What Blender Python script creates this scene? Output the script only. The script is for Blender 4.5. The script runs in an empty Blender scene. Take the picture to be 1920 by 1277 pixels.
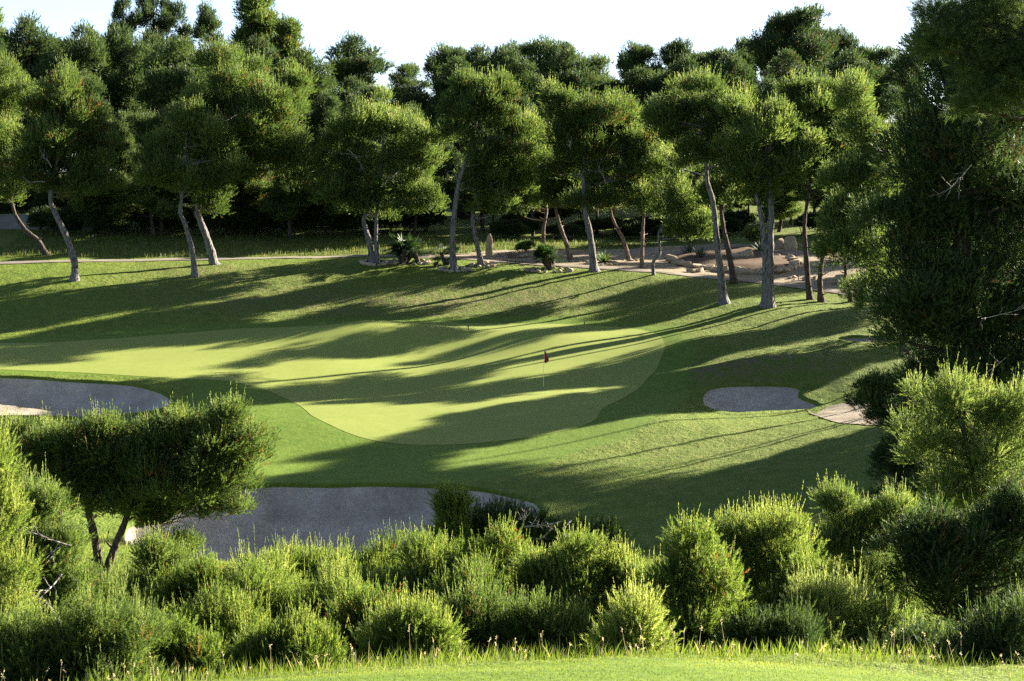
import bpy, math, random
import numpy as np
from mathutils import Vector
from mathutils.geometry import delaunay_2d_cdt

random.seed(7)
RNG = np.random.default_rng(7)
S = bpy.context.scene
COL = S.collection

# ------------------------------------------------------------------ camera
F = 3286.0                       # focal length in photo pixels (1920 wide)
CAMZ = 14.0
PITCH = math.atan((638.5 - 330.0) / F)
CP, SP = math.cos(PITCH), math.sin(PITCH)
cd = bpy.data.cameras.new('camera')
cam = bpy.data.objects.new('camera', cd)
COL.objects.link(cam)
cam.location = (0, 0, CAMZ)
cam.rotation_euler = (math.pi / 2 - PITCH, 0, 0)
cd.sensor_fit = 'HORIZONTAL'
cd.sensor_width = 36.0
cd.lens = 36.0 * F / 1920.0
cd.clip_start = 0.5
cd.clip_end = 9000.0
S.camera = cam


def raydir(px, py):
    u = (np.asarray(px, float) - 960.0) / F
    v = (638.5 - np.asarray(py, float)) / F
    dy = CP + v * SP
    dz = -SP + v * CP
    return u / dy, dz / dy          # per metre of depth


def pix(px, py, d):
    a, b = raydir(px, py)
    d = np.asarray(d, float)
    return np.stack([a * d, d + 0 * a, CAMZ + b * d], -1)


# ------------------------------------------------------------------ noise
def vnoise(x, y, seed=0):
    x = np.asarray(x, float); y = np.asarray(y, float)
    xi = np.floor(x).astype(np.int64); yi = np.floor(y).astype(np.int64)
    xf = x - xi; yf = y - yi

    def h(a, b):
        n = (a * 374761393 + b * 668265263 + seed * 982451653) & 0x7fffffff
        n = ((n ^ (n >> 13)) * 1274126177) & 0x7fffffff
        return ((n ^ (n >> 16)) & 0xffff) / 65535.0
    sx = xf * xf * (3 - 2 * xf); sy = yf * yf * (3 - 2 * yf)
    a = h(xi, yi) * (1 - sx) + h(xi + 1, yi) * sx
    b = h(xi, yi + 1) * (1 - sx) + h(xi + 1, yi + 1) * sx
    return a * (1 - sy) + b * sy - 0.5


# ------------------------------------------------------------------ terrain
CTRL = [
    # teeing ground in front
    (480, 1277, 18.5), (960, 1277, 17.5), (1500, 1277, 17.8), (960, 1246, 20), (1250, 1234, 20.5),
    (1500, 1246, 20.2), (700, 1259, 19.6), (1800, 1277, 19.2),
    (190, 1100, 50), (120, 1010, 57),
    # front bunker and the slope in front of it
    (250, 1035, 69), (500, 1055, 68.5), (750, 1035, 69.5), (480, 908, 77.5), (700, 908, 77.5), (900, 915, 77),
    (1000, 940, 75), (200, 985, 71.5), (420, 900, 78),
    # right hollow
    (1300, 1000, 68), (1200, 930, 74.5), (1450, 930, 72), (1600, 930, 69), (1700, 900, 68),
    # apron
    (560, 860, 82.5), (600, 800, 88), (850, 836, 85), (1100, 800, 88), (1250, 790, 88), (1400, 830, 83),
    (1500, 800, 85.5), (1620, 790, 84), (1650, 850, 76),
    (520, 830, 85), (520, 780, 91), (350, 770, 92.5), (350, 715, 99.5), (0, 778, 92.5), (150, 782, 92.5),
    (0, 706, 100.5), (150, 713, 100), (330, 745, 96), (430, 715, 100),
    # green
    (700, 760, 94), (1019, 726, 98), (600, 720, 100), (500, 690, 103.5), (900, 700, 102), (1150, 700, 102),
    (1220, 650, 108), (800, 680, 105), (700, 650, 109), (980, 655, 108.5), (720, 624, 113), (980, 632, 112),
    (850, 615, 115.5), (640, 612, 115), (1100, 612, 115), (1250, 625, 111),
    (0, 660, 107), (200, 650, 109), (0, 630, 112), (300, 625, 112.5), (450, 615, 114),
    # bank behind the green
    (0, 590, 117.5), (300, 585, 118), (600, 590, 118.5), (900, 590, 118.8), (1100, 585, 118), (1200, 590, 117),
    (0, 560, 120), (300, 545, 122.5), (600, 555, 122.5), (900, 550, 123.5), (1150, 550, 122.5), (1300, 580, 116.5),
    (1358, 568, 117), (1440, 575, 115), (1400, 620, 109.5), (1500, 620, 108), (1600, 640, 104), (1600, 590, 111),
    (1300, 640, 106.5), (1300, 690, 101.5),
    (1350, 772, 92.5), (1450, 774, 92.5), (1530, 767, 92.5), (1340, 724, 97.3), (1480, 722, 97.3), (1430, 690, 99.5),
    (1550, 700, 98), (1640, 740, 92),
    # crest
    (0, 520, 125), (140, 525, 124), (365, 517, 126), (400, 495, 130), (600, 505, 128.5), (700, 490, 131),
    (851, 505, 128.5), (902, 497, 130), (1113, 508, 128), (1226, 515, 126), (1518, 560, 118), (1612, 572, 116),
    (700, 520, 126.5), (1000, 525, 126),
    (0, 492, 131), (200, 489, 132), (400, 488, 133), (600, 484, 134), (800, 478, 136), (960, 490, 133),
    (1100, 492, 132.5), (1250, 505, 129), (1400, 522, 125.5), (1550, 540, 121.5), (1640, 550, 119),
    (917, 484, 135), (1000, 470, 140), (1180, 487, 135), (1200, 470, 140.5), (1380, 480, 137), (1500, 490, 133),
    (1640, 500, 129),
    (0, 450, 142), (200, 450, 142), (400, 455, 141), (600, 450, 143), (800, 440, 147), (1000, 450, 147),
    (1200, 460, 145), (1400, 455, 144), (1600, 460, 140),
    (0, 400, 165), (300, 395, 170), (600, 395, 170), (880, 400, 168), (1100, 420, 160), (1200, 435, 155),
    (1400, 430, 156), (1700, 400, 160),
]
XYZ = [(0, 0, 11.4), (0, 6, 10.8), (0, 12, 9.8), (-12, 12, 8.8), (12, 12, 9.6), (25, 10, 9.5), (-25, 10, 8.0),
       (0, 25, 6.9), (0, 30, 5.45), (0, 40, 3.4), (0, 50, 1.9), (0, 60, 0.7), (-6, 25, 6.5), (-8, 35, 4.2),
       (8, 25, 7.0), (10, 30, 5.6), (12, 40, 3.6), (14, 50, 1.9), (14, 58, 0.6), (20, 40, 5.0), (25, 55, 3.5),
       (28, 65, 3.0), (-20, 30, 5.0), (-25, 50, 3.0), (-30, 65, 1.5), (-10, 61, 0.6), (-4, 65, -0.2),
       (60, 30, 8), (-60, 30, 5), (60, 60, 4.5), (60, 90, 4.0), (60, 115, 6.5), (60, 140, 9), (-60, 90, 1.0), (-60, 120, 5),
       (-60, 140, 8), (35, 100, 4.2), (32, 84, 2.6), (40, 115, 6.5), (100, 60, 5.5), (100, 100, 6), (100, 150, 9), (-100, 60, 3),
       (-100, 110, 4), (-100, 150, 9)]
for xx in (-110, -50, 0, 50, 110):
    XYZ += [(xx, 200, 12.4), (xx, 250, 13.8), (xx, 320, 14.6)]
c3 = np.array([list(pix(*c)) for c in CTRL] + [list(c) for c in XYZ])
CX = c3[:, :2] / 50.0
n = len(CX)


def _ker(a, b):
    r2 = ((a[:, None, :] - b[None, :, :]) ** 2).sum(-1)
    return 0.5 * r2 * np.log(r2 + 1e-12)


A = np.zeros((n + 3, n + 3))
A[:n, :n] = _ker(CX, CX) + 2e-4 * np.eye(n)
A[:n, n] = 1; A[:n, n + 1:] = CX
A[n, :n] = 1; A[n + 1:, :n] = CX.T
W = np.linalg.solve(A, np.concatenate([c3[:, 2], np.zeros(3)]))


def gauss(x, y, cx, cy, sx, sy, ang=0.0):
    ca, sa = math.cos(ang), math.sin(ang)
    u = (x - cx) * ca + (y - cy) * sa
    v = -(x - cx) * sa + (y - cy) * ca
    return np.exp(-0.5 * ((u / sx) ** 2 + (v / sy) ** 2))


def base_h(x, y):
    x = np.asarray(x, float).ravel(); y = np.asarray(y, float).ravel()
    xc = np.clip(x, -110, 110); yc = np.clip(y, -5, 320)
    out = np.empty(len(x))
    for i in range(0, len(x), 20000):
        p = np.stack([xc[i:i + 20000], yc[i:i + 20000]], -1) / 50.0
        out[i:i + 20000] = _ker(p, CX) @ W[:n] + W[n] + p @ W[n + 1:]
    # folds of the putting surface
    out += 0.78 * gauss(x, y, -9.0, 112.5, 4.2, 2.0, 0.1)
    out -= 0.60 * gauss(x, y, -4.6, 108.6, 4.0, 2.4, 0.5)
    out += 0.70 * gauss(x, y, 2.2, 110.5, 4.0, 2.6, 0.25)
    out -= 0.32 * gauss(x, y, -6.0, 100.0, 6.0, 3.0, 0.1)
    out += 0.24 * gauss(x, y, 0.5, 92.5, 7.0, 3.0, 0.2)
    out += 0.55 * gauss(x, y, 13.2, 99.6, 3.6, 1.0, 0.05)
    out += 0.10 * vnoise(x * 0.16, y * 0.16, 3)
    return out


def ground_at(px, py, dmin=14.0, dmax=330.0):
    """world points where rays through photo pixels first meet the terrain"""
    px = np.atleast_1d(np.asarray(px, float)); py = np.atleast_1d(np.asarray(py, float))
    a, b = raydir(px, py)
    ds = np.arange(dmin, dmax, 0.6)
    res = np.zeros((len(px), 3))
    for i in range(len(px)):
        zz = base_h(a[i] * ds, ds)
        below = np.nonzero(CAMZ + b[i] * ds < zz)[0]
        k = below[0] if len(below) else len(ds) - 1
        lo, hi = ds[max(k - 1, 0)], ds[k]
        for _ in range(14):
            m = 0.5 * (lo + hi)
            if CAMZ + b[i] * m < base_h([a[i] * m], [m])[0]:
                hi = m
            else:
                lo = m
        res[i] = (a[i] * hi, hi, base_h([a[i] * hi], [hi])[0])
    return res


def smooth_closed(P, per=8):
    P = np.asarray(P, float); m = len(P); out = []
    for i in range(m):
        p0, p1, p2, p3 = P[(i - 1) % m], P[i], P[(i + 1) % m], P[(i + 2) % m]
        for t in np.arange(per) / per:
            out.append(0.5 * (2 * p1 + (p2 - p0) * t + (2 * p0 - 5 * p1 + 4 * p2 - p3) * t * t + (3 * p1 - p0 - 3 * p2 + p3) * t ** 3))
    return np.array(out)


def smooth_open(P, per=8):
    P = np.asarray(P, float); m = len(P); out = []
    for i in range(m - 1):
        p0, p1, p2, p3 = P[max(i - 1, 0)], P[i], P[i + 1], P[min(i + 2, m - 1)]
        for t in np.arange(per) / per:
            out.append(0.5 * (2 * p1 + (p2 - p0) * t + (2 * p0 - 5 * p1 + 4 * p2 - p3) * t * t + (3 * p1 - p0 - 3 * p2 + p3) * t ** 3))
    out.append(P[-1])
    return np.array(out)


def inside(P, x, y):
    r = np.zeros(len(x), bool); j = len(P) - 1
    for i in range(len(P)):
        xi, yi = P[i]; xj, yj = P[j]
        c = ((yi > y) != (yj > y)) & (x < (xj - xi) * (y - yi) / (yj - yi + 1e-15) + xi)
        r ^= c; j = i
    return r


def sdist(P, x, y):
    """signed distance, positive inside"""
    d2 = np.full(len(x), 1e18)
    for i in range(len(P)):
        a = P[i]; b = P[(i + 1) % len(P)]
        ab = b - a; L = (ab ** 2).sum() + 1e-15
        t = np.clip(((x - a[0]) * ab[0] + (y - a[1]) * ab[1]) / L, 0, 1)
        d2 = np.minimum(d2, (x - a[0] - t * ab[0]) ** 2 + (y - a[1] - t * ab[1]) ** 2)
    d = np.sqrt(d2)
    return np.where(inside(P, x, y), d, -d)


# ------------------------------------------------------------------ mesh helpers
def mesh_tris(name, V, T, attrs=None, smooth=False, mat=None):
    me = bpy.data.meshes.new(name)
    V = np.ascontiguousarray(V, np.float32); T = np.ascontiguousarray(T, np.int32)
    me.vertices.add(len(V)); me.vertices.foreach_set('co', V.ravel())
    me.loops.add(len(T) * 3); me.loops.foreach_set('vertex_index', T.ravel())
    me.polygons.add(len(T)); me.polygons.foreach_set('loop_start', np.arange(0, len(T) * 3, 3, dtype=np.int32))
    me.update(calc_edges=True)
    if smooth:
        me.polygons.foreach_set('use_smooth', np.ones(len(T), bool))
    else:
        me.polygons.foreach_set('use_smooth', np.zeros(len(T), bool))
    for k, (dom, val) in (attrs or {}).items():
        at = me.attributes.new(k, 'FLOAT', dom)
        at.data.foreach_set('value', np.ascontiguousarray(val, np.float32))
    if mat:
        me.materials.append(mat)
    return me


def link(name, me, parent=None, loc=None):
    o = bpy.data.objects.new(name, me)
    COL.objects.link(o)
    if parent is not None:
        o.parent = parent
    if loc is not None:
        o.location = loc
    return o


def tag(o, label=None, cat=None, group=None, kind=None):
    for k, v in (('label', label), ('category', cat), ('group', group), ('kind', kind)):
        if v:
            o[k] = v
    return o


class MB:
    def __init__(self):
        self.V = []; self.T = []; self.n = 0

    def add(self, V, T):
        V = np.asarray(V, float); T = np.asarray(T, np.int64)
        self.V.append(V); self.T.append(T + self.n); self.n += len(V)

    def tube(self, P, R, sides=8, cap=True, wob=0.0):
        P = np.asarray(P, float); R = np.asarray(R, float); m = len(P)
        tg = np.gradient(P, axis=0); tg /= np.linalg.norm(tg, axis=1, keepdims=True) + 1e-9
        ref = np.array([0.31, 0.95, 0.05])
        if abs(tg[0] @ ref) > 0.9:
            ref = np.array([1.0, 0.1, 0.0])
        s = np.cross(tg, ref); s /= np.linalg.norm(s, axis=1, keepdims=True) + 1e-9
        t = np.cross(tg, s)
        an = np.arange(sides) * 2 * math.pi / sides
        rr = R[:, None] * (1 + (RNG.uniform(-wob, wob, (m, sides)) if wob else 0))
        V = P[:, None, :] + rr[..., None] * (np.cos(an)[None, :, None] * s[:, None, :] + np.sin(an)[None, :, None] * t[:, None, :])
        i = np.arange(m - 1)[:, None] * sides; k = np.arange(sides)[None, :]; k2 = (k + 1) % sides
        a, b, c, d = i + k, i + k2, i + sides + k2, i + sides + k
        T = np.concatenate([np.stack([a, b, c], -1).reshape(-1, 3), np.stack([a, c, d], -1).reshape(-1, 3)])
        self.add(V.reshape(-1, 3), T)
        if cap:
            self.add(np.vstack([V[-1], P[-1] + tg[-1] * R[-1] * 0.5]), [[q, (q + 1) % sides, sides] for q in range(sides)])

    def blade(self, base, tip, w, up=None, mid=0.5, sag=0.0, belly=1.0):
        base = np.asarray(base, float); tip = np.asarray(tip, float)
        d = tip - base; u = np.array([0, 0, 1.0]) if up is None else up
        s = np.cross(d, u); s /= np.linalg.norm(s) + 1e-9
        m = base + d * mid + np.array([0, 0, sag])
        self.add([base - s * w * 0.5, base + s * w * 0.5, m + s * w * 0.5 * belly, m - s * w * 0.5 * belly, tip],
                 [[0, 1, 2], [0, 2, 3], [3, 2, 4]])

    def mesh(self, name, mat=None, smooth=True, attrs=None):
        return mesh_tris(name, np.concatenate(self.V), np.concatenate(self.T), attrs, smooth, mat)


# ------------------------------------------------------------------ materials
def newmat(name):
    m = bpy.data.materials.new(name); m.use_nodes = True
    nt = m.node_tree; nt.nodes.clear()
    return m, nt, nt.nodes, nt.links


def N(nt, typ, **kw):
    nd = nt.nodes.new(typ)
    for k, v in kw.items():
        if k.startswith('i_'):
            nd.inputs[k[2:].replace('_', ' ')].default_value = v
        else:
            setattr(nd, k, v)
    return nd


def ramp(nt, stops):
    r = nt.nodes.new('ShaderNodeValToRGB')
    e = r.color_ramp.elements
    while len(e) > 1:
        e.remove(e[-1])
    e[0].position = stops[0][0]; e[0].color = (*stops[0][1], 1)
    for p, c in stops[1:]:
        q = e.new(p); q.color = (*c, 1)
    return r


def noise_node(nt, scale, detail=4, rough=0.6, vec=None, obj=True):
    nd = nt.nodes.new('ShaderNodeTexNoise')
    nd.inputs['Scale'].default_value = scale; nd.inputs['Detail'].default_value = detail
    nd.inputs['Roughness'].default_value = rough
    if vec is not None:
        nt.links.new(vec, nd.inputs['Vector'])
    return nd


def mixc(nt, fac, a, b, blend='MIX'):
    m = nt.nodes.new('ShaderNodeMix'); m.data_type = 'RGBA'; m.blend_type = blend
    if isinstance(fac, (int, float)):
        m.inputs[0].default_value = fac
    else:
        nt.links.new(fac, m.inputs[0])
    for s, v in ((6, a), (7, b)):
        if isinstance(v, tuple):
            m.inputs[s].default_value = (*v, 1)
        else:
            nt.links.new(v, m.inputs[s])
    return m.outputs[2]


def needle_mat(name, stops, trans=0.5, rnd=0.25, spec=0.25):
    m, nt, nd, lk = newmat(name)
    at = N(nt, 'ShaderNodeAttribute', attribute_name='tone')
    oi = N(nt, 'ShaderNodeObjectInfo')
    ma = N(nt, 'ShaderNodeMath', operation='MULTIPLY_ADD'); ma.inputs[1].default_value = rnd; ma.inputs[2].default_value = -rnd / 2
    lk.new(oi.outputs['Random'], ma.inputs[0])
    ad = N(nt, 'ShaderNodeMath', operation='ADD')
    lk.new(at.outputs['Fac'], ad.inputs[0]); lk.new(ma.outputs[0], ad.inputs[1])
    r = ramp(nt, stops); lk.new(ad.outputs[0], r.inputs[0])
    p = N(nt, 'ShaderNodeBsdfPrincipled'); p.inputs['Roughness'].default_value = 0.55
    p.inputs['Specular IOR Level'].default_value = spec
    lk.new(r.outputs[0], p.inputs['Base Color'])
    t = N(nt, 'ShaderNodeBsdfTranslucent')
    hs = N(nt, 'ShaderNodeHueSaturation'); hs.inputs['Saturation'].default_value = 1.1; hs.inputs['Value'].default_value = 1.5
    lk.new(r.outputs[0], hs.inputs['Color']); lk.new(hs.outputs[0], t.inputs['Color'])
    mx = N(nt, 'ShaderNodeMixShader'); mx.inputs[0].default_value = trans
    lk.new(p.outputs[0], mx.inputs[1]); lk.new(t.outputs[0], mx.inputs[2])
    o = N(nt, 'ShaderNodeOutputMaterial'); lk.new(mx.outputs[0], o.inputs[0])
    return m


PINE = [(0.0, (0.17, 0.085, 0.03)), (0.05, (0.13, 0.08, 0.025)), (0.08, (0.030, 0.052, 0.010)), (0.4, (0.078, 0.118, 0.028)),
        (0.7, (0.142, 0.184, 0.046)), (1.0, (0.26, 0.28, 0.088))]
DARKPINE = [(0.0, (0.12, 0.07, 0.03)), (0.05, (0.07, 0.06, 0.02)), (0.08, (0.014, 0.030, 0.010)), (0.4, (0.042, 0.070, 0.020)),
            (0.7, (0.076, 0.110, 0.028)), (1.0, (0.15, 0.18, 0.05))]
YOUNG = [(0.0, (0.26, 0.12, 0.04)), (0.05, (0.18, 0.11, 0.035)), (0.08, (0.045, 0.075, 0.010)), (0.4, (0.090, 0.134, 0.027)),
         (0.7, (0.152, 0.194, 0.042)), (1.0, (0.275, 0.295, 0.085))]
M_PINE = needle_mat('pine_needles', PINE)
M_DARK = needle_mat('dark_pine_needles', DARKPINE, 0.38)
M_YOUNG = needle_mat('young_pine_needles', YOUNG, 0.55)
M_SHRUB = needle_mat('shrub_leaves', [(0, (0.018, 0.030, 0.008)), (0.5, (0.035, 0.055, 0.012)), (1, (0.09, 0.12, 0.03))], 0.25)
M_PALM = needle_mat('palm_leaves', [(0, (0.02, 0.04, 0.012)), (0.5, (0.05, 0.085, 0.022)), (1, (0.10, 0.15, 0.035))], 0.3)
M_AGAVE = needle_mat('agave_leaves', [(0, (0.05, 0.08, 0.05)), (1, (0.13, 0.17, 0.11))], 0.1)
M_BLADE = needle_mat('grass_blades', [(0, (0.30, 0.24, 0.11)), (0.12, (0.28, 0.24, 0.10)), (0.14, (0.05, 0.08, 0.012)), (0.6, (0.105, 0.140, 0.022)), (1, (0.20, 0.22, 0.05))], 0.45)
M_LONG = needle_mat('long_grass_blades', [(0, (0.20, 0.17, 0.07)), (0.14, (0.16, 0.15, 0.05)), (0.16, (0.03, 0.05, 0.010)), (0.6, (0.06, 0.085, 0.016)), (1, (0.13, 0.14, 0.035))], 0.4)
M_DRY = needle_mat('dry_grass', [(0, (0.30, 0.22, 0.12)), (1, (0.55, 0.46, 0.28))], 0.35)


def bark_mat(name, c1, c2, scale=9.0):
    m, nt, nd, lk = newmat(name)
    tc = N(nt, 'ShaderNodeTexCoord')
    mp = N(nt, 'ShaderNodeMapping'); mp.inputs['Scale'].default_value = (1, 1, 0.28)
    lk.new(tc.outputs['Object'], mp.inputs['Vector'])
    a = noise_node(nt, scale, 6, 0.65, mp.outputs[0])
    v = N(nt, 'ShaderNodeTexVoronoi'); v.inputs['Scale'].default_value = scale * 1.3
    lk.new(mp.outputs[0], v.inputs['Vector'])
    r = ramp(nt, [(0.3, c1), (0.7, c2)]); lk.new(a.outputs['Fac'], r.inputs[0])
    r2 = ramp(nt, [(0.0, (1, 1, 1)), (0.55, (0.8, 0.78, 0.76)), (0.8, (0.35, 0.33, 0.32))]); lk.new(v.outputs['Distance'], r2.inputs[0])
    c = mixc(nt, 1.0, r.outputs[0], r2.outputs[0], 'MULTIPLY')
    p = N(nt, 'ShaderNodeBsdfPrincipled'); p.inputs['Roughness'].default_value = 0.9
    p.inputs['Specular IOR Level'].default_value = 0.1
    lk.new(c, p.inputs['Base Color'])
    b = N(nt, 'ShaderNodeBump'); b.inputs['Strength'].default_value = 0.9; b.inputs['Distance'].default_value = 0.06; b.invert = True
    lk.new(v.outputs['Distance'], b.inputs['Height']); lk.new(b.outputs[0], p.inputs['Normal'])
    o = N(nt, 'ShaderNodeOutputMaterial'); lk.new(p.outputs[0], o.inputs[0])
    return m


M_BARK = bark_mat('grey_pine_bark', (0.12, 0.105, 0.095), (0.27, 0.245, 0.225))
M_BARKR = bark_mat('reddish_pine_bark', (0.125, 0.092, 0.07), (0.27, 0.205, 0.16))
M_BARKD = bark_mat('dark_pine_bark', (0.055, 0.042, 0.033), (0.13, 0.10, 0.08))
M_TWIG = bark_mat('pale_dead_wood', (0.20, 0.18, 0.16), (0.38, 0.35, 0.32))


def grass_mat(name, kind):
    m, nt, nd, lk = newmat(name)
    g = N(nt, 'ShaderNodeNewGeometry'); P = g.outputs['Position']
    big = noise_node(nt, 0.22, 4, 0.6, P); mid = noise_node(nt, 1.6, 5, 0.65, P); fine = noise_node(nt, 9.0, 4, 0.7, P)
    p = N(nt, 'ShaderNodeBsdfPrincipled'); p.inputs['Roughness'].default_value = 0.75
    p.inputs['Specular IOR Level'].default_value = 0.12
    if kind == 'green':
        r = ramp(nt, [(0.3, (0.165, 0.204, 0.046)), (0.7, (0.208, 0.238, 0.062))]); lk.new(mid.outputs['Fac'], r.inputs[0])
        r2 = ramp(nt, [(0.3, (0.78, 0.83, 0.75)), (0.7, (1.16, 1.13, 1.16))]); lk.new(fine.outputs['Fac'], r2.inputs[0])
        c = mixc(nt, 1.0, r.outputs[0], r2.outputs[0], 'MULTIPLY')
        c = mixc(nt, 0.38, c, mixc(nt, big.outputs['Fac'], (0.12, 0.165, 0.026), (0.25, 0.25, 0.05)))
        lk.new(c, p.inputs['Base Color'])
        b = N(nt, 'ShaderNodeBump'); b.inputs['Strength'].default_value = 0.35; b.inputs['Distance'].default_value = 0.012
        f2 = noise_node(nt, 14.0, 3, 0.7, P)
        lk.new(f2.outputs['Fac'], b.inputs['Height']); lk.new(b.outputs[0], p.inputs['Normal'])
    else:
        mow = N(nt, 'ShaderNodeAttribute', attribute_name='mow')
        dry = N(nt, 'ShaderNodeAttribute', attribute_name='dry')
        rr = ramp(nt, [(0.28, (0.048, 0.088, 0.009)), (0.5, (0.090, 0.134, 0.014)), (0.72, (0.165, 0.186, 0.030))]); lk.new(mid.outputs['Fac'], rr.inputs[0])
        r3 = ramp(nt, [(0.32, (0.66, 0.70, 0.62)), (0.68, (1.2, 1.18, 1.12))]); lk.new(fine.outputs['Fac'], r3.inputs[0])
        rough = mixc(nt, 1.0, rr.outputs[0], r3.outputs[0], 'MULTIPLY')
        rough = mixc(nt, 0.35, rough, mixc(nt, big.outputs['Fac'], (0.065, 0.11, 0.010), (0.16, 0.175, 0.024)))
        dn = N(nt, 'ShaderNodeMath', operation='MULTIPLY'); dr = ramp(nt, [(0.36, (0, 0, 0)), (0.62, (1, 1, 1))])
        lk.new(mid.outputs['Fac'], dr.inputs[0]); lk.new(dr.outputs[0], dn.inputs[0]); lk.new(dry.outputs['Fac'], dn.inputs[1])
        rough = mixc(nt, dn.outputs[0], rough, (0.115, 0.088, 0.048))
        ra = ramp(nt, [(0.3, (0.074, 0.126, 0.013)), (0.7, (0.112, 0.160, 0.021))]); lk.new(mid.outputs['Fac'], ra.inputs[0])
        apron = mixc(nt, 1.0, ra.outputs[0], r3.outputs[0], 'MULTIPLY')
        c = mixc(nt, mow.outputs['Fac'], rough, apron)
        lk.new(c, p.inputs['Base Color'])
        n1 = noise_node(nt, 3.2, 3, 0.6, P); n2 = noise_node(nt, 13.0, 3, 0.7, P)
        ad = N(nt, 'ShaderNodeMath', operation='MULTIPLY_ADD'); ad.inputs[1].default_value = 0.45
        lk.new(n2.outputs['Fac'], ad.inputs[0]); lk.new(n1.outputs['Fac'], ad.inputs[2])
        st = N(nt, 'ShaderNodeMapRange'); st.inputs['To Min'].default_value = 0.16; st.inputs['To Max'].default_value = 0.03
        lk.new(mow.outputs['Fac'], st.inputs['Value'])
        b = N(nt, 'ShaderNodeBump'); b.inputs['Strength'].default_value = 1.0
        lk.new(st.outputs[0], b.inputs['Distance'])
        lk.new(ad.outputs[0], b.inputs['Height']); lk.new(b.outputs[0], p.inputs['Normal'])
    o = N(nt, 'ShaderNodeOutputMaterial'); lk.new(p.outputs[0], o.inputs[0])
    return m


M_GRASS = grass_mat('rough_grass', 'rough')
M_GREEN = grass_mat('green_grass', 'green')


def earth_mat(name, c1, c2, scale, bump=0.02, c3=None):
    m, nt, nd, lk = newmat(name)
    g = N(nt, 'ShaderNodeNewGeometry'); P = g.outputs['Position']
    a = noise_node(nt, scale, 6, 0.7, P); b0 = noise_node(nt, scale * 0.12, 4, 0.6, P); f = noise_node(nt, scale * 6, 3, 0.7, P)
    r = ramp(nt, [(0.3, c1), (0.7, c2)]); lk.new(b0.outputs['Fac'], r.inputs[0])
    r2 = ramp(nt, [(0.3, (0.78, 0.78, 0.78)), (0.7, (1.12, 1.12, 1.12))]); lk.new(a.outputs['Fac'], r2.inputs[0])
    c = mixc(nt, 1.0, r.outputs[0], r2.outputs[0], 'MULTIPLY')
    p = N(nt, 'ShaderNodeBsdfPrincipled'); p.inputs['Roughness'].default_value = 0.95; p.inputs['Specular IOR Level'].default_value = 0.08
    lk.new(c, p.inputs['Base Color'])
    ad = N(nt, 'ShaderNodeMath', operation='MULTIPLY_ADD'); ad.inputs[1].default_value = 0.5
    lk.new(f.outputs['Fac'], ad.inputs[0]); lk.new(a.outputs['Fac'], ad.inputs[2])
    b = N(nt, 'ShaderNodeBump'); b.inputs['Strength'].default_value = 0.8; b.inputs['Distance'].default_value = bump
    lk.new(ad.outputs[0], b.inputs['Height']); lk.new(b.outputs[0], p.inputs['Normal'])
    o = N(nt, 'ShaderNodeOutputMaterial'); lk.new(p.outputs[0], o.inputs[0])
    return m


M_SAND = earth_mat('bunker_sand', (0.30, 0.25, 0.185), (0.47, 0.405, 0.315), 5.0, 0.08)
M_WORN = earth_mat('worn_sandy_soil', (0.20, 0.165, 0.115), (0.33, 0.28, 0.21), 5.0, 0.05)
M_GRAVEL = earth_mat('reddish_gravel', (0.19, 0.15, 0.098), (0.29, 0.236, 0.16), 6.0, 0.03)
M_PATH = earth_mat('pale_path', (0.17, 0.145, 0.11), (0.25, 0.215, 0.17), 4.0, 0.01)
M_SOIL = earth_mat('dark_soil', (0.085, 0.058, 0.038), (0.14, 0.098, 0.064), 5.0, 0.04)
M_ROCK = earth_mat('limestone', (0.27, 0.205, 0.135), (0.43, 0.345, 0.245), 4.0, 0.05)
M_WALL = earth_mat('grey_render', (0.15, 0.145, 0.135), (0.21, 0.205, 0.195), 3.0, 0.01)


def plain(name, c, rough=0.5, metal=0.0):
    m, nt, nd, lk = newmat(name)
    g = N(nt, 'ShaderNodeTexCoord'); a = noise_node(nt, 20, 3, 0.6, g.outputs['Object'])
    r = ramp(nt, [(0.3, tuple(v * 0.88 for v in c)), (0.7, c)]); lk.new(a.outputs['Fac'], r.inputs[0])
    p = N(nt, 'ShaderNodeBsdfPrincipled'); p.inputs['Roughness'].default_value = rough; p.inputs['Metallic'].default_value = metal
    lk.new(r.outputs[0], p.inputs['Base Color'])
    o = N(nt, 'ShaderNodeOutputMaterial'); lk.new(p.outputs[0], o.inputs[0])
    return m


M_WHITE = plain('white_paint', (0.75, 0.74, 0.68), 0.35)
M_RED = plain('red_flag_cloth', (0.28, 0.012, 0.02), 0.8)
M_BLACK = plain('dark_paint', (0.03, 0.03, 0.03), 0.5)

# ------------------------------------------------------------------ polygons of the course (photo pixels -> terrain)
def poly(pts, per=8):
    g = ground_at([p[0] for p in pts], [p[1] for p in pts])
    return smooth_closed(g[:, :2], per)


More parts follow.
